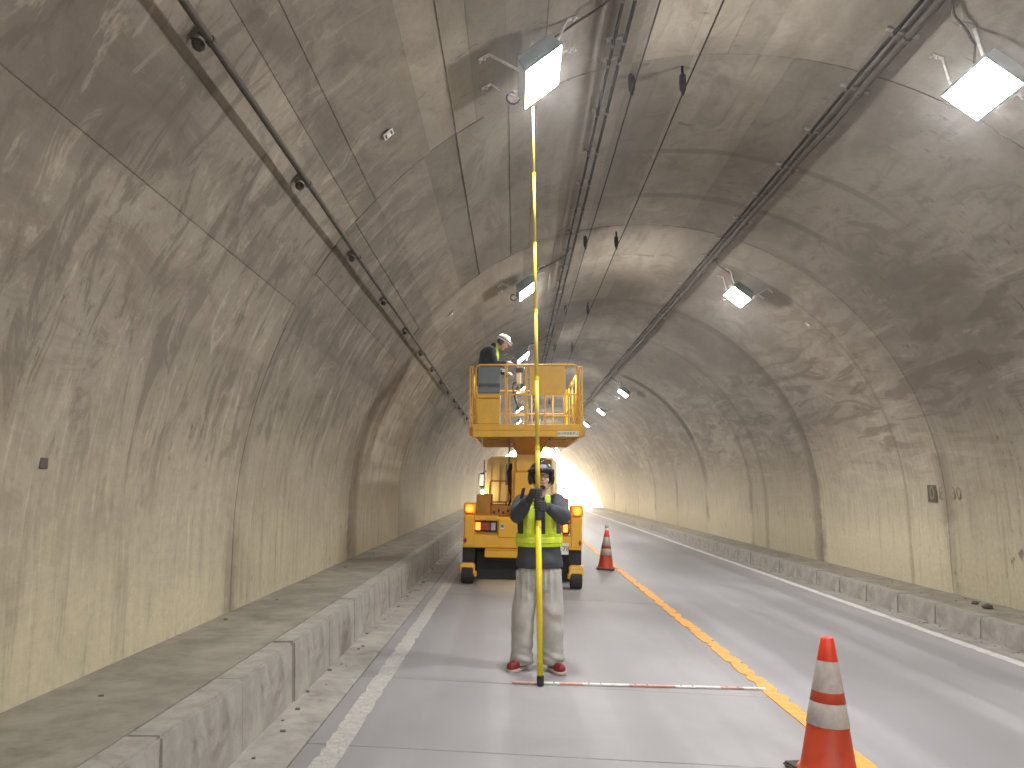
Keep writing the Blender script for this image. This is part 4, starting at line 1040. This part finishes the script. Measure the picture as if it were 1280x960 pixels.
for (a, b, c, e), sx in zip(LG, (-1, 1)):
    zg = road_z(c[0]); dr = np.array([e[0] - c[0], e[1] - c[1], 0]); dr /= np.linalg.norm(dr); heel = np.array([c[0], c[1], zg]) - dr * 0.035; toe = np.array([c[0], c[1], zg]) + dr * 0.175
    def shoe(P):
        d = s_cap(P, heel + [0, 0, 0.06], toe + [0, 0, 0.048] - dr * 0.02, 0.043, 0.040)
        d = s_min(d, s_cap(P, heel + dr * 0.03 + [0, 0, 0.06], heel + dr * 0.035 + [0, 0, 0.12], 0.044, 0.046), 0.03)
        d = s_min(d, s_cap(P, toe - dr * 0.05 + [0, 0, 0.045], toe - dr * 0.04 + [0, 0, 0.045], 0.046, 0.046), 0.02)
        return np.maximum(d, zg + 0.026 - P[..., 2])
    def sole(P):
        q = P.copy(); d = s_cap(q * [1, 1, 0], (heel + dr * 0.0) * [1, 1, 0], (toe - dr * 0.03) * [1, 1, 0], 0.047, 0.051)
        return np.maximum(d, np.maximum(P[..., 2] - (zg + 0.030), zg + 0.002 - P[..., 2]))
    lo = np.minimum(heel, toe) - 0.09; hi = np.maximum(heel, toe) + [0.09, 0.09, 0.2]
    so = net_obj('shoe', shoe, lo, hi, 0.008, M['shoe'], W); ss_ = net_obj('sole', sole, lo, hi, 0.006, M['sole'], W)
    lc = MB()
    for k in range(4):
        p = heel + dr * (0.085 + 0.022 * k) + np.array([0, 0, 0.112 - 0.008 * k]); n_ = np.array([-dr[1], dr[0], 0]); lc.tube([p - n_ * 0.026, p + [0, 0, 0.006], p + n_ * 0.026], 0.0045, 5)
    lc.build('laces', M['sole'], W, smooth=True)

# the man on the platform
W2 = thing('person', (-0.45, 13.25, 2.62), 'worker in white helmet and navy jacket bending over on the raised platform', 'person')
H2, F2 = (-0.205, 13.16, 4.075), frame((0.80, -0.18, -0.52), (0.52, 0, 0.80))
pel, che, nck = (-0.52, 13.22, 3.42), (-0.44, 13.20, 3.86), (-0.33, 13.18, 4.02)
S2 = [((-0.41, 13.02, 3.92), (-0.33, 12.96, 3.66), (-0.16, 12.94, 3.68)), ((-0.42, 13.38, 3.92), (-0.34, 13.44, 3.66), (-0.14, 13.36, 3.58))]
L2 = [((-0.52, 13.13, 3.38), (-0.42, 13.12, 3.02), (-0.50, 13.12, 2.72), (-0.38, 13.11, 2.66)), ((-0.52, 13.31, 3.38), (-0.42, 13.32, 3.02), (-0.50, 13.32, 2.72), (-0.38, 13.33, 2.66))]
def hand2(P, w, d_):
    w = np.array(w); f = np.array(d_) / np.linalg.norm(d_); d = s_cap(P, w, w + f * 0.08, 0.028, 0.034)
    for k in range(4):
        o = np.array([0, -0.027 + 0.018 * k, 0]); d = s_min(d, s_chain(P, [w + f * 0.09 + o, w + f * (0.125 + 0.006 * (k in (1, 2))) + o + [0, 0, -0.005], w + f * 0.14 + o + [0, 0, -0.035]], [0.010, 0.009, 0.007]), 0.004)
    return s_min(d, s_chain(P, [w + f * 0.03 + [0, -0.02, 0.01], w + f * 0.07 + [0, -0.05, 0.0], w + f * 0.10 + [0, -0.055, -0.02]], [0.014, 0.011, 0.009]), 0.006)
def body2(P):
    d = s_cap(P, pel, che, 0.12, 0.13)
    d = s_min(d, s_cap(P, S2[0][0], S2[1][0], 0.06, 0.06), 0.05)
    d = s_min(d, s_cap(P, nck, H2, 0.055, 0.05), 0.03); d = s_min(d, head_field(P, H2, F2), 0.012)
    for (a, b, c) in S2:
        d = s_min(d, s_chain(P, [a, b, c], [0.05, 0.04, 0.027]), 0.03); d = s_min(d, hand2(P, c, np.array(c) - np.array(b)), 0.01)
    for (a, b, c, e) in L2: d = s_min(d, s_chain(P, [a, b, c, e], [0.085, 0.055, 0.04, 0.03]), 0.03)
    return d
net_obj('body', body2, (-0.72, 12.86, 2.6), (0.06, 13.56, 4.26), 0.011, M['skin'], W2)
head_bits(W2, H2, F2, False, False); hair(W2, H2, F2); helmet(W2, H2, F2, M['helmetw'], M['clear'])
def jac2(P):
    d = s_cap(P, pel, che, 0.155, 0.165); d = s_min(d, s_cap(P, S2[0][0], S2[1][0], 0.085, 0.085), 0.06)
    d = s_min(d, s_cap(P, che, np.array(nck) - [0.02, 0, 0.01], 0.12, 0.075), 0.04)
    for (a, b, c) in S2: d = s_min(d, s_chain(P, [a, b, c], [0.078, 0.066, 0.046]), 0.03)
    return np.maximum(d + wrinkle(P, 0.004, (12, 12, 15), 0.2), 3.36 - P[..., 2])
net_obj('jacket', jac2, (-0.75, 12.84, 3.3), (0.0, 13.58, 4.14), 0.011, M['navy'], W2)
net_obj('trousers', lambda P: np.maximum(s_union([s_cap(P, (-0.52, 13.15, 3.40), (-0.52, 13.29, 3.40), 0.14, 0.14)] + [s_chain(P, [a, b, (c[0], c[1], 2.70)], [0.11, 0.09, 0.08]) for (a, b, c, e) in L2], 0.03) + wrinkle(P, 0.004), np.maximum(P[..., 2] - 3.46, 2.665 - P[..., 2])), (-0.72, 12.94, 2.6), (-0.25, 13.5, 3.5), 0.012, M['trouser'], W2)
def in_v2(p): return (-0.335 < p.x - (p.z - 3.9) * 0.15 and p.z > 3.42) or 3.46 < p.z < 3.55
net_obj('safety_vest', lambda P: np.maximum(s_min(s_cap(P, pel, che, 0.165, 0.175), s_cap(P, che, np.array(nck) - [0.02, 0, 0.01], 0.13, 0.085), 0.04), 3.40 - P[..., 2]), (-0.75, 12.9, 3.36), (0.0, 13.5, 4.14), 0.011, M['lime'], W2, ([((0, 0, 3.46), (0, 0, 1)), ((0, 0, 3.55), (0, 0, 1)), ((-0.335, 13.2, 3.9), (1, 0, -0.15))], in_v2), 0.006)
for (a, b, c, e) in L2:
    net_obj('shoe', lambda P: np.maximum(s_cap(P, np.array(c) + [-0.03, 0, -0.045], np.array(e) + [0.04, 0, 0.005], 0.046, 0.038), 2.617 - P[..., 2]), np.array(c) - [0.14, 0.1, 0.16], np.array(c) + [0.3, 0.1, 0.12], 0.01, M['black'], W2)

# ------------------------------------------------------------------ thin haze added for lamp halos and a pale far end
hz = NT('haze_air'); hz.t.nodes.remove(hz.b)
vol = hz.n('ShaderNodeVolumePrincipled'); vol.inputs['Color'].default_value = (0.95, 0.95, 0.95, 1)
vol.inputs['Density'].default_value = 0.0020; vol.inputs['Anisotropy'].default_value = 0.86
hz.t.links.new(vol.outputs[0], hz.t.nodes['Material Output'].inputs['Volume'])
ho = MB().box(-410, 410, -60, 910, -1.75, 6.7).build('haze', hz.m); tag(ho, kind='stuff')
